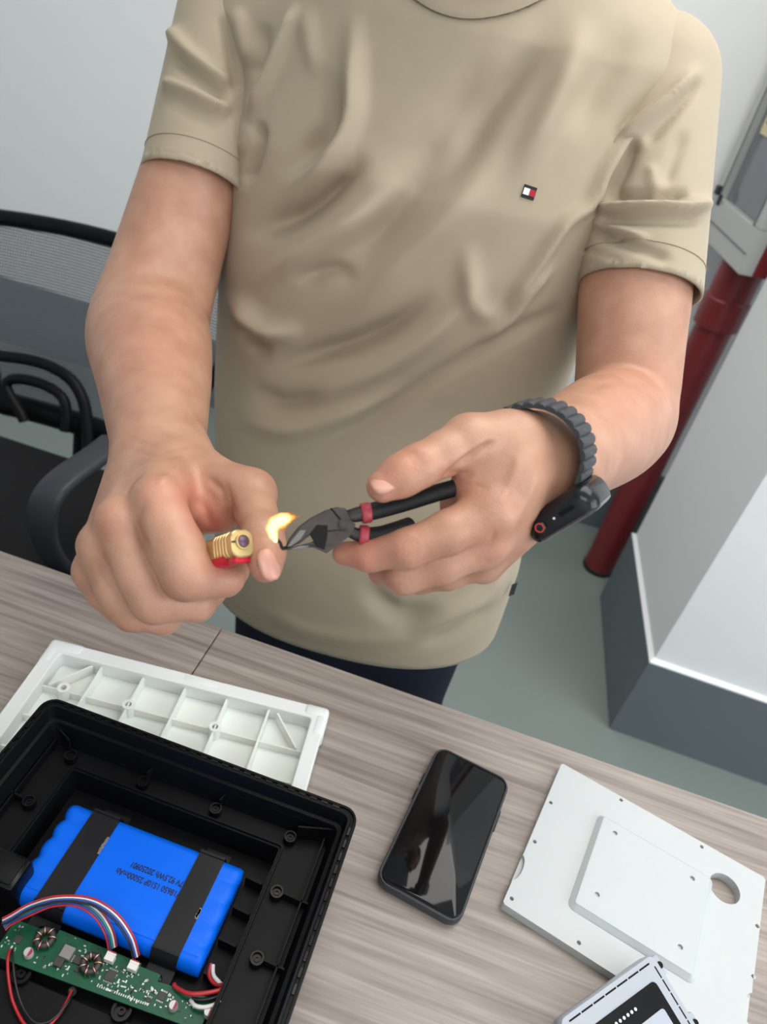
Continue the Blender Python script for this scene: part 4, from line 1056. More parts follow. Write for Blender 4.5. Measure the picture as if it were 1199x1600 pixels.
# ---- left arm and hand, gripping the pliers
def left_arm():
    G = Grid((-.155, .235, .985), (.20, .80, 1.235), .0014); F = G.full()
    limb(G, F, [lerp(SL, EL, .2), lerp(SL, EL, .5), lerp(SL, EL, .66), lerp(SL, EL, .97)], [.0425, .0415, .0445, .0415])
    limb(G, F, [EL, lerp(EL, WL, .25), lerp(EL, WL, .5), lerp(EL, WL, .75), WL], [.0410, .0420, .0385, .0330, .0280])
    ax = unit(WL-EL)
    M2, M3, M4, M5 = P(768, 800, .428), P(757, 846, .438), P(752, 872, .455), P(756, 880, .472)
    for j, (m, r) in enumerate(((M2, .0150), (M3, .0148), (M4, .0136), (M5, .0125))):
        st = WL+CD*(-.010+.007*j)
        put(G, F, ('c', st, m, .0225, r), .013)
    for m, q in ((M2, .0088), (M3, .0088)):
        dd = unit(CAM-m); put(G, F, ('e', m+dd*.0066+CR*.002, np.eye(3), (q, q, q)), .008)
    CMC, TM, TI, TT = P(806, 692, .446), P(734, 690, .430), P(655, 728, .414), P(598, 760, .408)
    put(G, F, ('c', WL, CMC, .023, .0190), .013); put(G, F, ('c', CMC, TM, .0190, .0150), .010)
    put(G, F, ('c', P(800, 745, .437), P(742, 760, .437), .018, .0145), .012)
    put(G, F, ('c', P(760, 780, .445), P(715, 790, .452), .014, .011), .010)
    fs = []
    fs.append(finger(G, [M2, P(700, 832, .420), P(637, 857, .418), P(578, 868, .425), P(538, 865, .432)], [.0150, .0124, .0112, .0092, .0072], .004))
    fs.append(finger(G, [M3, P(690, 880, .432), P(632, 900, .433), P(602, 892, .452), P(600, 870, .468)], [.0146, .0122, .0108, .0095, .0085], .004))
    fs.append(finger(G, [M4, P(700, 892, .460), P(655, 902, .470), P(630, 885, .485)], [.0132, .0118, .0105, .009], .004))
    fs.append(finger(G, [M5, P(715, 880, .482), P(680, 880, .495)], [.012, .0108, .0095], .004))
    F = join_fingers(G, F, fs, .0008, .005)
    th = finger(G, [CMC, TM, lerp(TM, TI, .5), TI, lerp(TI, TT, .5), TT], [.0185, .0152, .0126, .0120, .0116, .0092], .005)
    a, b, f = th; sl = tuple(slice(a[i], b[i]) for i in range(3)); F[sl] = smin(F[sl], f, .005)
    V, Q = nets(G, F); V, Q = drop(V, Q, V[:, 2] > 1.225); V, Q = drop(V, Q, (V[:, 1] > .792))
    V = relax(V, Q, 2, .5); N = vnormals(V, Q)
    st = []
    for dx, h in ((-14, .0005), (-7, .0007), (0, .0008), (7, .0006), (14, .0004)):      # thumb knuckle creases
        st.append(([(640+dx, 702), (655+dx, 716), (664+dx, 734)], 2.2, -h))
    for dx, h in ((-14, .0004), (-7, .0007), (0, .0008), (7, .0006)):                   # index knuckle creases
        st.append(([(636+dx, 836), (644+dx, 856), (640+dx, 878)], 2.4, -h))
    for dx in (-8, 0, 8): st.append(([(628+dx, 898), (632+dx, 912)], 2.2, -.0005))
    st += [([(778, 686), (740, 710), (712, 733), (688, 754)], 5, -.0034, .2), ([(905, 440), (900, 600)], 8, 0), ([(700, 752), (716, 742), (745, 742)], 5, -.0012, .4),
           ([(715, 764), (738, 758), (770, 764)], 4, -.0006, .4), ([(820, 690), (800, 750), (778, 800)], 8, .0008, .3), ([(850, 720), (815, 800), (780, 850)], 7, .0006, .3),
           ([(905, 612), (960, 596), (1020, 602)], 6, -.0010, .3), ([(785, 868), (770, 880), (752, 874)], 3, -.0005), ([(775, 822), (765, 850), (740, 858)], 5, -.0009, .4)]
    V = sculpt(V, N, st)
    x, y, zc = project(V)
    def blob(cx, cy, r): return np.exp(-(((x-cx)**2+(y-cy)**2)/r**2))
    bl = .55*blob(560, 866, 45)+.35*blob(600, 765, 30)+.3*blob(715, 750, 28)+.25*blob(640, 715, 30)+.2*blob(640, 860, 30)+.2*blob(770, 850, 40)+.15*blob(990, 620, 60)
    return V, Q, np.clip(bl, 0, .8), (TI, TT)
# ---- head, neck, trunk and shoulders in a coarser grid (under the clothes)
HC = np.array([-.135, .725, 1.555])
def trunk():
    G = Grid((-.46, .54, .70), (.20, .93, 1.72), .0055); F = G.full()
    put(G, F, ('c', np.array([-.12, .76, .78]), np.array([-.135, .77, 1.10]), .115, .115), .04)
    put(G, F, ('c', np.array([-.135, .775, 1.08]), np.array([-.135, .785, 1.25]), .105, .095), .04)
    put(G, F, ('c', SR+np.array([.03, 0, 0]), SL-np.array([.03, 0, 0]), .042, .042), .02)
    put(G, F, ('c', SR, lerp(SR, ER, .5), .044, .0435), .015); put(G, F, ('c', SL, lerp(SL, EL, .5), .044, .0435), .015)
    put(G, F, ('c', np.array([-.135, .79, 1.30]), np.array([-.135, .765, 1.47]), .060, .055), .04)
    put(G, F, ('e', HC+np.array([0, .012, .03]), np.eye(3), (.076, .093, .098)), .02)
    put(G, F, ('e', HC+np.array([0, -.030, -.045]), np.eye(3), (.058, .066, .072)), .025)
    put(G, F, ('c', HC+np.array([0, -.088, .018]), HC+np.array([0, -.108, -.020]), .008, .013), .012)
    put(G, F, ('e', HC+np.array([0, -.088, -.062]), np.eye(3), (.024, .012, .010)), .01)
    put(G, F, ('e', HC+np.array([0, -.080, -.095]), np.eye(3), (.022, .018, .016)), .015)
    for s in (-1, 1):
        put(G, F, ('e', HC+np.array([s*.078, .012, -.012]), np.eye(3), (.009, .018, .031)), .008)
        put(G, F, ('c', HC+np.array([s*.014, -.080, .030]), HC+np.array([s*.048, -.070, .028]), .010, .009), .012)
    V, Q = nets(G, F); V = relax(V, Q, 2, .5)
    return V, Q
va, qa, ba, (rTI, rTT) = right_arm()
vb, qb, bb2, (lTI, lTT) = left_arm()
vc, qc = trunk()
V = np.concatenate([va, vb, vc]); Q = np.concatenate([qa, qb+len(va), qc+len(va)+len(vb)])
body = netmesh('body', V, Q, M['skin'], PS, {'blush': np.r_[ba, bb2, np.zeros(len(vc))]})

# thumb nails
def nail(c, along, out, w, l, up, name='thumbnail'):
    """curved plate: centre c, long axis, outward normal"""
    along = unit(along); out = unit(out-along*(out@along)); sd = np.cross(along, out); v = []; f = []; nu, nv = 9, 11
    for j in range(nv):
        t = j/(nv-1)*2-1
        ww = w*max(.05, (1-abs(t)**2.6))**(1/2.6)
        for i in range(nu):
            s = i/(nu-1)*2-1
            v.append(np.array(c)+along*t*l+sd*s*ww+out*(up-.34*w*s*s*1.15-.10*l*t*t))
    for j in range(nv-1):
        for i in range(nu-1): a = j*nu+i; f.append((a, a+1, a+nu+1, a+nu))
    o = mk(name, v, f, M['nail'], body, smooth=True)
    md = o.modifiers.new('thick', 'SOLIDIFY'); md.thickness = .0006; md.offset = 1
    return o
nail(P(425, 880, .4245), P(431, 905, .424)-P(418, 860, .426), unit(CAM-rTT)*.8+CR*.55, .0068, .0094, -.0006)
nail(P(602, 748, .3995), lTT-lTI+CR*0, unit(CAM-lTT)*.9-CD*.55, .0064, .0084, -.0008)
# face
for s in (-1, 1):
    e = HC+np.array([s*.031, -.0625, .010])
    eye = MB().lathe([(.0005, -.012), (.008, -.009), (.0115, -.003), (.0118, .0), (.0105, .005), (.006, .0100), (.0005, .0118)], e, ax=[(1, 0, 0), (0, 0, 1), (0, -1, 0)], n=16).build('eye', M['eye_white'], body, angle=80)
    MB().lathe([(.0056, .0100), (.005, .0115), (.002, .0123)], e, ax=[(1, 0, 0), (0, 0, 1), (0, -1, 0)], n=16).build('iris', M['iris'], body, angle=80)
    MB().tube([HC+np.array([s*.012, -.088, .036]), HC+np.array([s*.03, -.086, .041]), HC+np.array([s*.052, -.072, .036])], [.003, .004, .002], 6).build('eyebrow', M['hair'], body)
MB().tube([HC+np.array([-.022, -.094, -.062]), HC+np.array([0, -.101, -.060]), HC+np.array([.022, -.094, -.062])], [.002, .0042, .002], 8).build('lips', M['lip'], body)
def hair():
    G = Grid((-.24, .60, 1.50), (-.03, .87, 1.72), .005); F = G.full()
    put(G, F, ('e', HC+np.array([0, .018, .038]), np.eye(3), (.083, .099, .103)), .01)
    V, Q = nets(G, F); d = V-HC
    V, Q = drop(V, Q, (d[:, 2] < .062-np.clip((d[:, 1]+.04)*1.6, 0, .14)))
    V = V+np.sin(V[:, [0]]*400+V[:, [1]]*250)*.0012
    o = netmesh('hair', V, Q, M['hair'], PS); md = o.modifiers.new('thick', 'SOLIDIFY'); md.thickness = .012; md.offset = -1
hair()

# ------------------------------------------------------------------ t-shirt
TS = np.array([   # z, cx, cy, rx, ry
    (0.55, -.116, .740, .196, .128), (0.66, -.116, .738, .199, .130), (0.80, -.120, .738, .200, .128), (0.95, -.136, .742, .195, .122),
    (1.10, -.140, .748, .196, .116), (1.22, -.138, .757, .194, .112), (1.29, -.136, .770, .186, .098), (1.34, -.134, .782, .168, .0945), (1.38, -.134, .790, .125, .076), (1.43, -.134, .795, .085, .05)])
def shirt_field(x, y, z):
    zz = np.clip(z, .55, 1.425)
    c = [np.interp(zz.ravel(), TS[:, 0], TS[:, k]).reshape(zz.shape).astype(np.float32) for k in range(1, 5)]
    qx, qy = (x-c[0])/c[2], (y-c[1])/c[3]
    k0 = (np.abs(qx)**2.35+np.abs(qy)**2.35)**(1/2.35)
    d = (k0-1)*np.minimum(c[2], c[3])*1.0
    return np.maximum(d, z-1.42)
CUR, CUL = P(304, 292, .712), P(1000, 455, .655)      # sleeve ends
NK = np.array([-.134, .775, 1.375])
def shirt_sdf(G):
    X = G.coords(np.zeros(3, int), G.n); F = shirt_field(X[0]+0*X[1]+0*X[2], X[1]+0*X[0]+0*X[2], X[2]+0*X[0]+0*X[1]).astype(np.float32)
    put(G, F, ('c', SR+np.array([.030, 0, .004]), SL+np.array([-.030, 0, .004]), .058, .058), .045)
    put(G, F, ('c', np.array([-.205, .788, 1.358]), np.array([-.065, .788, 1.362]), .048, .048), .04)
    return F
def at_field(V): return shirt_field(V[:, 0], V[:, 1], V[:, 2])
SEAMS = []
def loop_of(Pn, c, nn, n=90):
    u = unit(np.cross(nn, [0.3, 0.9, 0.2])); w = np.cross(nn, u); ctr = Pn.mean(0); a = np.arctan2((Pn-ctr)@w, (Pn-ctr)@u); out = []
    for k in range(n):
        d = np.abs((a-(2*math.pi*k/n-math.pi)+math.pi) % (2*math.pi)-math.pi); m = d < 2*math.pi/n*1.2
        if m.any(): out.append(Pn[m].mean(0))
    return out
def shirt():
    G = Grid((-.475, .575, .575), (.175, .90, 1.445), .0034)
    F = shirt_sdf(G)
    V1, Q1 = nets(G, F)
    hem = .676+.10*(V1[:, 0]+.12)
    q = V1-NK; neck = (q[:, 0]/.093)**2+((q[:, 1]+.004)/.078)**2 < 1
    V1, Q1 = drop(V1, Q1, (V1[:, 2] < hem) | (neck & (V1[:, 2] > 1.28)))
    def rim(V, Q):
        E = np.sort(np.concatenate([Q[:, [0, 1]], Q[:, [1, 2]], Q[:, [2, 3]], Q[:, [3, 0]]]), 1)
        u, c = np.unique(E, axis=0, return_counts=True); m = np.zeros(len(V), bool); m[u[c == 1].ravel()] = True; return m
    V1 = relax(V1, Q1, 3, .5); m = rim(V1, Q1) & (V1[:, 2] < .9); V1[m, 2] = .676+.10*(V1[m, 0]+.12)
    V1[:, 2] = np.maximum(V1[:, 2], .676+.10*(V1[:, 0]+.12))
    parts = [(V1, Q1)]; rings = []
    aR = unit(CUR-SR); aL = unit(CUL-SL)
    for (Sx, Cx, a, r0, r1, nn) in ((SR, CUR, aR, .0595, .0490, unit(aR+CD*.35-CR*.06)), (SL, CUL, aL, .0600, .0515, unit(aL+CD*.35-CR*.22))):
        F2 = G.full(); put(G, F2, ('c', Sx+np.array([0, 0, -.004]), Cx+a*.05, r0, r1), .02)
        # a flatter cap where the sleeve meets the shoulder seam
        V2, Q2 = nets(G, F2); tf = at_field(V2); c = np.array([-.136, .775, 1.30])
        V2, Q2 = drop(V2, Q2, (((V2-Cx)@nn) > 0) | (tf < -.030))
        V2 = relax(V2, Q2, 3, .5); e = (V2-Cx)@nn; m = (rim(V2, Q2) & (e > -.02)) | (e > 0)
        V2[m] -= nn[None]*e[m][:, None]; parts.append((V2, Q2)); rings.append((len(parts)-1, Cx, nn))
    off = 0; VV = []; QQ = []; NN = []
    for v_, q_ in parts: VV.append(v_); NN.append(vnormals(v_, q_)); QQ.append(q_+off); off += len(v_)
    V = np.concatenate(VV); Q = np.concatenate(QQ); N = np.concatenate(NN)
    st = [
     # sleeve on the left of the picture
     ([(262, 40), (300, 88), (362, 135)], 11, .0050, .15), ([(262, 85), (300, 112), (360, 160)], 11, -.0045, .2), ([(250, 128), (292, 142), (366, 176)], 10, .0052, .15), ([(246, 160), (300, 172), (360, 200)], 13, -.0035, .2),
     ([(345, 20), (362, 90), (372, 150)], 8, -.0040, .2),
     # chest folds running to the left armpit
     ([(368, 5), (385, 70), (398, 110)], 12, .0045, .3), ([(415, 30), (408, 90), (400, 130)], 11, -.0040, .3), ([(466, 0), (441, 71), (416, 129), (386, 184)], 8, .0055, .2), ([(478, 0), (487, 80), (497, 130)], 14, .0020, .4),
     ([(404, 186), (406, 215), (398, 252), (384, 290)], 8, -.0070, .2), ([(388, 190), (376, 240)], 7, .003),
     ([(553, 0), (553, 120), (545, 190), (510, 255), (465, 290), (413, 330)], 15, .0060, .15), ([(520, 100), (520, 190), (480, 240), (430, 275)], 20, -.0050, .25),
     ([(582, 240), (540, 275), (480, 325), (420, 355), (372, 372)], 18, -.0085, .2), ([(640, 270), (575, 330), (500, 380), (440, 420), (380, 460)], 20, .0065, .2),
     ([(783, 83), (720, 170), (650, 240), (570, 275)], 30, -.0042, .3), ([(720, 215), (660, 280), (590, 360), (530, 440)], 26, -.0050, .25), ([(800, 230), (720, 320), (640, 400), (560, 470), (470, 500)], 26, .0048, .3),
     ([(560, 450), (535, 425), (500, 425), (455, 445)], 13, -.0050, .35), ([(360, 450), (385, 490), (420, 515), (480, 520)], 16, .0060, .25), ([(372, 505), (405, 540), (430, 552)], 13, -.0060, .3),
     ([(690, 455), (620, 505), (560, 535), (480, 560), (400, 588)], 17, -.0075, .2), ([(790, 390), (700, 500), (600, 575), (490, 616), (420, 630)], 16, .0035, .3),
     ([(360, 625), (400, 660), (460, 668), (548, 642), (652, 592)], 17, .0055, .2), ([(380, 600), (440, 630), (520, 615)], 14, -.0040, .3), ([(900, 470), (795, 522), (690, 582), (600, 640), (500, 690)], 11, -.0042, .25),
     ([(733, 370), (735, 450), (755, 490), (800, 480)], 16, .0025, .35), ([(872, 405), (830, 455), (795, 500), (740, 545)], 8, .0050, .25),
     # folds to the right armpit
     ([(1098, 95), (1050, 150), (985, 208), (948, 262), (922, 318), (880, 352), (837, 416), (783, 492)], 10, .0065, .12), ([(992, 212), (976, 258), (950, 308)], 12, -.0055, .2), ([(1100, 120), (1050, 180), (1005, 230)], 8, -.0035, .2),
     ([(885, 15), (783, 146), (722, 240), (650, 330)], 24, -.0055, .25), ([(925, 15), (875, 137), (835, 220), (790, 300)], 22, .0040, .3), ([(1000, 30), (940, 130), (890, 230)], 26, -.0030, .3),
     # sleeve on the right of the picture: turned-up roll
     ([(925, 330), (975, 322), (1030, 322), (1075, 324), (1120, 314)], 9, .0068, .16), ([(930, 348), (980, 344), (1040, 345), (1100, 345)], 8, -.0040, .1), ([(940, 306), (1000, 308), (1080, 306)], 9, -.0050, .12),
     ([(918, 358), (970, 378), (1010, 392), (1056, 410)], 9, -.0035, .2), ([(918, 340), (965, 358), (1020, 376)], 8, .0035, .25), ([(1015, 250), (1022, 290), (1028, 316)], 9, .0022, .3), ([(1075, 200), (1050, 260), (1040, 300)], 10, -.003, .3),
     # folds low on the belly
     ([(800, 870), (760, 930), (690, 965), (630, 990)], 12, .0045, .25), ([(780, 935), (720, 985), (650, 1010)], 10, -.0035, .3), ([(380, 930), (480, 985), (600, 1000), (700, 985)], 12, .0020, .3), ([(560, 900), (620, 960), (700, 950)], 16, -.0040, .3),
     ([(330, 690), (345, 800), (370, 900)], 16, -.0040, .3),
     # hems
     ([(226, 236), (262, 240), (320, 252), (382, 276)], 2.0, -.0011, 0), ([(226, 243), (320, 260), (384, 284)], 5, .0008, 0), ([(226, 272), (320, 284), (384, 302)], 5, .0010, 0),
     ([(905, 388), (960, 404), (1030, 430), (1092, 452)], 2.0, -.0011, 0), ([(905, 396), (960, 414), (1090, 460)], 5, .0008, 0),
     
    ]
    st = [(q_[0], q_[1], q_[2]*(2.7 if q_[1] >= 14 else 1.6 if q_[1] > 7 else 1.0))+((max(q_[3], .4 if q_[1] >= 13 else 0),) if len(q_) > 3 else ()) for q_ in st]
    V = sculpt(V, N, st, -.05)
    N = vnormals(V, Q)
    cuts = np.cumsum([0]+[len(v_) for v_, q_ in parts]); SEAMS.clear()
    for (k, Cx, nn) in rings:
        vv, n2 = V[cuts[k]:cuts[k+1]], N[cuts[k]:cuts[k+1]]; e = (vv-Cx)@nn+.0225; m = np.abs(e) < .0035; SEAMS.append(loop_of(vv[m]+n2[m]*.0002-nn[None]*e[m][:, None], Cx, nn))
    vv, n2 = V[:cuts[1]], N[:cuts[1]]; e = vv[:, 2]-(.676+.10*(vv[:, 0]+.12))-.024; m = np.abs(e) < .0035
    L = vv[m]+n2[m]*.0002; L[:, 2] -= e[m]; SEAMS.append(loop_of(L, L.mean(0), np.array([0, 0, 1.])))
    o = netmesh('shirt', V, Q, M['shirt'], PS)
    md = o.modifiers.new('cloth', 'SOLIDIFY'); md.thickness = .0022; md.offset = -1
    return o, V, N, G, F
SH, sV, sN, sG, sF = shirt()
def on_shirt(x, y):
    px, py, zc = project(sV); m = np.hypot(px-x, py-y)+np.where((sN@unit(CAM-P(600, 500, .6))) < .05, 999, 0); i = int(np.argmin(m)); return sV[i], sN[i]
for L_s in SEAMS: MB().tube(L_s+[L_s[0]], .0006, 6, cap=False).build('hem_stitching', M['seam'], SH, angle=80)
# ribbed collar following the neck opening
def collar():
    v = []; f = []; n = 72; prof = [(.0835, -.0005), (.0830, .0022), (.076, .0042), (.069, .0058), (.0665, .0050), (.0665, .0012)]
    m = sV[:, 2] > 1.26
    cv = sV[m]
    for k in range(n):
        a = 2*math.pi*k/n; d = np.array([math.cos(a)*1.19, math.sin(a), 0])
        for j, (r, up) in enumerate(prof):
            q = NK+np.array([0, -.004, 0])+d*max(r, .079); 
            i = np.argsort(((cv[:, :2]-q[:2])**2).sum(1))[:24]; z = cv[i, 2].max() if False else np.sort(cv[i, 2])[-8:].mean()
            p = NK+np.array([0, -.004, 0])+d*r; v.append((p[0], p[1], z+up+(.079-min(r, .079))*.55))
    V_ = np.array(v).reshape(n, len(prof), 3)
    for it in range(6): V_[:, :, 2] = .25*np.roll(V_[:, :, 2], 1, 0)+.5*V_[:, :, 2]+.25*np.roll(V_[:, :, 2], -1, 0)
    v = V_.reshape(-1, 3); L = len(prof)
    for k in range(n):
        for j in range(L): a = k*L+j; b = k*L+(j+1) % L; c = ((k+1) % n)*L+(j+1) % L; e = ((k+1) % n)*L+j; f.append((a, b, c, e))
    MB().add(v, f).build('collar', M['rib'], SH, angle=60)
collar()
# embroidered flag on the chest and the side tag
def flag():
    c, n = on_shirt(829, 300); n = unit(n)
    px = [P(q[0], q[1], 1.0)-P(829, 300, 1.0) for q in ((839, 303), (826.5, 310))]
    ux = unit(px[0]-n*(px[0]@n)); uy = -unit(np.cross(n, ux)*-1); uy = np.cross(n, ux)
    A = [ux, uy, n]; hx, hy = .0056, .0050
    b = MB(); b.box(c+n*.0006, (hx, hy, .0006), ax=A, bev=.0002, m=0)
    b.box(c+n*.0011-ux*hx*.46+uy*.0, (hx*.46, hy*.52, .0005), ax=A, m=1); b.box(c+n*.0011+ux*hx*.46, (hx*.46, hy*.52, .0005), ax=A, m=2)
    o = b.build('chest_emblem', None, SH, mats=[M['em_navy'], M['em_white'], M['em_red']])
    tag(o, 'small white and red flag emblem with dark bars')
flag()
q, n_ = on_shirt(793, 915)
MB().box(P(802, 921, PX(q)[2]+.002), (.0035, .0008, .0075), ax=[CR*.95-CD*.3, CF, CD*.95+CR*-.3], bev=.0002).build('side_tag', M['em_navy'], SH)

# ------------------------------------------------------------------ trousers and shoes
def trousers():
    G = Grid((-.38, .58, .045), (.14, .92, .86), .006); F = G.full()
    put(G, F, ('e', np.array([-.12, .752, .73]), np.eye(3), (.178, .122, .13)), .04)
    put(G, F, ('c', np.array([-.12, .748, .72]), np.array([-.12, .752, .58]), .105, .085), .05)
    for s, x in ((-1, -.205), (1, -.035)):
        put(G, F, ('c', np.array([x, .752, .74]), np.array([x+s*.01, .755, .45]), .090, .072), .04)
        put(G, F, ('c', np.array([x+s*.01, .755, .45]), np.array([x+s*.012, .775, .05]), .066, .056), .03)
    V, Q = nets(G, F); V, Q = drop(V, Q, (V[:, 2] > .85) | (V[:, 2] < .055)); V = relax(V, Q, 2)
    N = vnormals(V, Q); V = V+N*(np.sin(V[:, [2]]*70+V[:, [0]]*20)*np.exp(-((V[:, [2]]-.12)/.1)**2)*.004)
    o = netmesh('trousers', V, Q, M['navy'], PS); md = o.modifiers.new('cloth', 'SOLIDIFY'); md.thickness = .003; md.offset = -1
    for s, x in ((-1, -.217), (1, -.023)):
        G = Grid((x-.07, .60, 0), (x+.07, .90, .13), .005); F = G.full()
        put(G, F, ('c', np.array([x, .80, .045]), np.array([x+s*.008, .66, .034]), .044, .034), .03)
        put(G, F, ('c', np.array([x, .795, .05]), np.array([x, .785, .10]), .042, .045), .03)
        X = G.coords(np.zeros(3, int), G.n); F = np.maximum(F, .006-X[2]+0*F)
        V, Q = nets(G, F); V = relax(V, Q, 1); V[:, 2] = np.maximum(V[:, 2]-.006, .0005)
        netmesh('shoe', V, Q, M['shoe'], PS)
trousers()

# ------------------------------------------------------------------ things in the hands
# lighter: gold head out of the fist, red body inside it
def lighter():
    a = P(380, 852, .4240); b = P(316, 873, .462); u = unit(a-b); up = unit(-CD-u*(-CD@u)); w = np.cross(u, up); A = [up, w, u]
    t = thing('gas_lighter', b-u*.03, 'gold topped red gas lighter gripped in the fist, thumb on top', 'lighter')
    def lp(levels, hx, hy, r, cx=0, cy=0):
        v = []; f = []
        for d, z in levels:
            q = rrect(hx+d, hy+d, max(.0006, r+d), 5, cx, cy); n = len(q); v += [a+x*up+y*w+z*u for x, y in q]
        for i in range(len(levels)-1):
            for k in range(n): p = i*n+k; q2 = i*n+(k+1) % n; f.append((p, q2, q2+n, p+n))
        f.append(tuple(range(n))[::-1]); f.append(tuple(range(len(v)-n, len(v)))); return v, f
    lev = [(-.0004, -.034)]
    for k in range(5):
        z = -.024+k*.0036; lev += [(0, z), (0, z+.0022), (-.0005, z+.0024), (-.0005, z+.0034)]
    lev += [(0, -.0055), (0, -.0006), (-.0008, 0)]
    MB().add(*lp(lev, .0080, .0072, .0048, .0012, 0)).build('wind_guard', M['gold'], t, angle=35)
    wg = bpy.data.objects['wind_guard']
    for k in range(4):
        z = -.0205+k*.0036
        MB().box(a+up*.001+w*(.0071*(-1))+u*z, (.0036, .0004, .0008), ax=A, bev=.0002).build('vent_slot', M['chip'], wg)
    MB().lathe([(.0050, -.002), (.0050, .0006), (.0046, .0012), (.0038, .0012), (.0036, .0002), (.0004, .0001)], a+up*.0022+w*0.0, ax=A, n=24).build('nozzle_ring', M['gold'], t, angle=40)
    MB().lathe([(.0036, .0002), (.0030, .0009), (.0004, .0011)], a+up*.0022, ax=A, n=20).build('nozzle', M['violet'], t, angle=60)
    MB().box(a+up*.0022-w*-.0062+u*.0004, (.0006, .0012, .0003), ax=A).build('slit', M['chip'], t)
    MB().add(*lp([(-.001, -.075), (0, -.073), (0, -.012), (-.0006, -.011)], .0064, .0066, .0045, -.0030, 0)).build('tank', M['red_plastic'], t, angle=35)
    MB().add(*lp([(-.0006, -.0105), (0, -.009), (0, -.003), (-.0008, -.002)], .0022, .0056, .002, -.0078, 0)).build('collar', M['red_plastic'], t, angle=35)
lighter()
# pliers
def pliers():
    tip = P(446, 857, .4165); far = P(690, 768, .432); u = unit(far-tip); wv = unit(CAM-tip); wv = unit(wv-u*(wv@u)); vv = np.cross(wv, u)
    vv = vv if vv@CD > 0 else -vv; A = [u, vv, wv]; s = .4165/FPX           # metres per pixel there
    t = thing('side_cutters', tip+u*.05, 'steel side cutting pliers with black handles and red bands', 'pliers')
    def pr(b, poly, z0, z1, m=0): b.prism([(x*s, y*s*1.12) for x, y in poly], z0, z1, tip, A, m)
    def head(poly, z0, z1, name, m, par=t, bev=.0008):
        b = MB(); pr(b, poly, z0, z1); o = b.build(name, m, par)
        md = o.modifiers.new('edge', 'BEVEL'); md.width = bev; md.segments = 2; md.limit_method = 'ANGLE'; return o
    # upper jaw running over to the lower handle and the other way round
    up = head([(0, -1), (10, -11), (30, -22), (52, -28), (78, -31), (97, -30), (110, -24), (112, -4), (96, 4), (70, -2), (60, -8), (44, -6), (24, 0), (8, 1)], -.0046, .0046, 'jaw', M['dark_steel'])
    lo = head([(0, 1), (8, 1), (24, 3), (44, 14), (58, 26), (66, 24), (80, 20), (104, 14), (116, 2), (110, -8), (92, -10), (76, -2), (62, 2), (40, 4)], -.0034, .0034, 'jaw', M['dark_steel'])
    head([(2, -1), (14, -9), (30, -17), (40, -14), (26, -4), (10, 0)], .0038, .0052, 'cutting_bevel', M['cutting_edge'], up, .0003)
    head([(4, 2), (22, 3), (38, 8), (30, 10), (12, 6)], .0026, .0039, 'cutting_bevel', M['cutting_edge'], lo, .0003)
    head([(42, -7), (58, -16), (74, -10), (66, 6), (56, 20), (46, 12)], .0040, .0049, 'recess', M['void'], up, .0003)
    head([(86, -32), (89, -31), (97, -12), (94, -11)], .0043, .0050, 'joint_slot', M['void'], up, .0002)
    MB().lathe([(.0036, .0040), (.0036, .0049), (.0030, .0052)], tip+(u*98+vv*-4)*s, ax=A, n=20).build('rivet', M['dark_steel'], t, angle=40)
    def H(x, y, z=0.0): return tip+(u*x+vv*y)*s+wv*z
    # shanks, bands and grips
    MB().tube([H(98, -12), H(112, -13), H(128, -11), H(142, -9)], [.0036, .0044, .0050, .0050], 14, flat=.8).build('shank', M['dark_steel'], t, angle=60)
    MB().tube([H(100, 6), H(112, 17), H(122, 23), H(136, 28)], [.0036, .0042, .0046, .0046], 14, flat=.8).build('shank', M['dark_steel'], t, angle=60)
    for pts in ([H(131, -10.5), H(133, -10), H(145, -8.5), H(147, -8)], [H(116, 20), H(118, 21), H(128, 25), H(130, 26)]):
        MB().tube(pts, [.0059, .0066, .0066, .0059], 18, flat=.85).build('grip_band', M['grip_red'], t, angle=60)
    MB().tube(spline([H(146, -8.5), H(170, -6), H(210, -3), H(250, -1), H(290, 2)], 5), .0056, 16, flat=.85).build('grip', M['black_soft'], t, angle=60)
    MB().tube(spline([H(129, 26, 0), H(150, 31, -.001), H(175, 33, -.004), H(205, 34, -.010)], 5), .0053, 16, flat=.85).build('grip', M['black_soft'], t, angle=60)
    # charred wire end in the jaws
    w_ = MB().tube(spline([H(6, -1), H(-4, -2), P(438, 848, .4155), P(431, 841, .4155)], 4), [.0010]*13, 8).build('wire_stub', M['char'], None, angle=60, org=tuple(H(4, -1)))
    tag(w_, 'short charred wire end held in the plier jaws beside the flame', 'wire')
pliers()
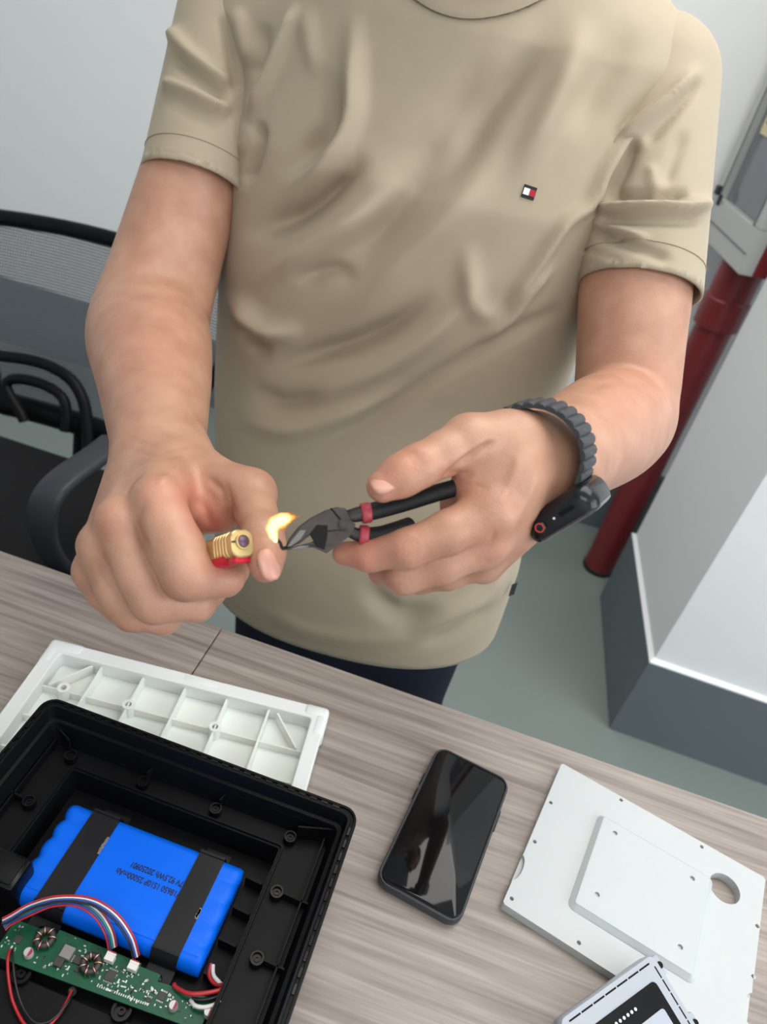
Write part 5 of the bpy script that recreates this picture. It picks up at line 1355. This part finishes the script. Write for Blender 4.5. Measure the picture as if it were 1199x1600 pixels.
# the flame
def flame():
    z = .4135
    chain = [(431, 845, 5), (427, 836, 9), (425, 826, 12), (430, 817, 14), (441, 812, 14), (451, 810, 10), (460, 808, 5.5), (468, 807, 2)]
    G = Grid(P(448, 822, z)-.022, P(448, 822, z)+.022, .0006); F = G.full(); F[:] = .05
    k = z/FPX
    for (a, b) in zip(chain[:-1], chain[1:]): put(G, F, ('c', P(a[0], a[1], z), P(b[0], b[1], z), a[2]*k*.72, b[2]*k*.72), .002)
    put(G, F, ('c', P(446, 812, z), P(456, 802, z), 8*k*.7, 3*k), .002); put(G, F, ('c', P(440, 815, z), P(446, 828, z), 8*k*.7, 3*k), .002)
    V, Q = nets(G, F); V = relax(V, Q, 3); x, y, zc = project(V)
    d = np.full(len(V), 9.0)
    for (a, b) in zip(chain[:-1], chain[1:]):
        dd, p, s = polydist(x, y, [(a[0], a[1]), (b[0], b[1])]); d = np.minimum(d, dd/((a[2]+b[2])/2*.72))
    heat = np.clip(1.15-np.clip((x-446)/18, 0, 1)*1.1-np.clip(d-.45, 0, 1)*1.1, 0, 1)
    me_par = thing('flame', P(431, 845, z), 'small yellow flame burning beside the thumb at the wire end', 'flame')
    o = netmesh('flame_body', V, Q, M['flame'], me_par, {'burn': heat})
flame()
# watch on the left wrist
def watch():
    a = unit(CR*.50-CD*.24+CF*.83); c = P(832, 715, .450)
    n = unit(CR*.46+CD*.86-CF*.22); n = unit(n-a*(n@a)); tt = np.cross(a, n)
    t = thing('smart_watch', c, 'black smart watch with ridged dark strap on the wrist', 'watch')
    A = [tt, a, n]
    rt, rn = .0335, .0305
    cc = c+n*(rn+.0068)
    def lp(levels, hx, hy, r):
        v = []; f = []
        for d, z in levels:
            q = rrect(hx+d, hy+d, max(.001, r+d), 7); m = len(q); v += [cc+x*tt+y*a+z*n for x, y in q]
        for i in range(len(levels)-1):
            for k in range(m): p = i*m+k; q2 = i*m+(k+1) % m; f.append((p, q2, q2+m, p+m))
        f.append(tuple(range(m))[::-1]); f.append(tuple(range(len(v)-m, len(v)))); return v, f
    MB().add(*lp([(-.006, -.0092), (-.0025, -.0078), (-.0004, -.0042), (0, 0), (-.0003, .0044), (-.0016, .0070)], .0248, .0215, .0115)).build('case', M['watch_case'], t, angle=50)
    MB().add(*lp([(-.0014, .0070), (-.0022, .0084), (-.0045, .0094), (-.009, .0098)], .0248, .0215, .0115)).build('display_glass', M['watch_glass'], t, angle=50)
    e = -a
    sgn = 1 if (tt@CD) > 0 else -1
    cp = cc+e*.0213+tt*sgn*.0115+n*.0002
    cr = MB().lathe([(.0036, -.001), (.0036, .0016), (.0031, .0022), (.0004, .0022)], cp, ax=[tt, n, e], n=24).build('crown', M['watch_case'], t, angle=40)
    MB().lathe([(.0029, .0021), (.0029, .0025), (.0022, .0025), (.0022, .0021)], cp, ax=[tt, n, e], n=24).build('red_ring', M['crown_red'], cr, angle=40)
    MB().box(cc+e*.0217-tt*sgn*.0075, (.0052, .0005, .0013), ax=[tt, e, n], bev=.0004).build('side_button', M['black_gloss'], t)
    MB().lathe([(.0008, -.001), (.0008, .0003)], cc+e*.0214+tt*sgn*.0015, ax=[tt, n, e], n=10).build('microphone', M['em_white'], t)
    # strap: ridged links round the wrist
    N_ = 30; src = None
    for k in range(N_):
        th = 2*math.pi*(k+.5)/N_
        if abs(((th-math.pi/2+math.pi) % (2*math.pi))-math.pi) < .62: continue
        p = c+tt*math.cos(th)*rt+n*math.sin(th)*rn
        o_ = unit(tt*math.cos(th)/rt+n*math.sin(th)/rn); tg = np.cross(a, o_)
        step = 2*math.pi*.032/N_
        hw = .0118
        b = MB(); v = []; f = []
        prof = [(-step*.56, .0000), (-step*.56, .0018), (-step*.34, .0036), (0, .0042), (step*.34, .0036), (step*.56, .0018), (step*.56, .0000)]
        for yy in (-hw, -hw+.001, hw-.001, hw):
            q_ = 1 if abs(yy) < hw else .75
            for (x_, z_) in prof: v.append(p+tg*x_+a*yy+o_*(z_*q_))
        m = len(prof)
        for i in range(3):
            for j in range(m): x_ = i*m+j; y_ = i*m+(j+1) % m; f.append((x_, y_, y_+m, x_+m))
        f.append(tuple(range(m))); f.append(tuple(range(3*m, 4*m)))
        b.add(v, f); ln = b.build('strap_link', M['strap'], t, angle=40)
        if k % 2 == 0:
            for yy in (-.0075,):
                MB().lathe([(.0007, 0), (.0007, .0002)], p+a*yy+o_*.0041, ax=[tg, a, o_], n=8).build('strap_hole', M['chip'], ln)
watch()
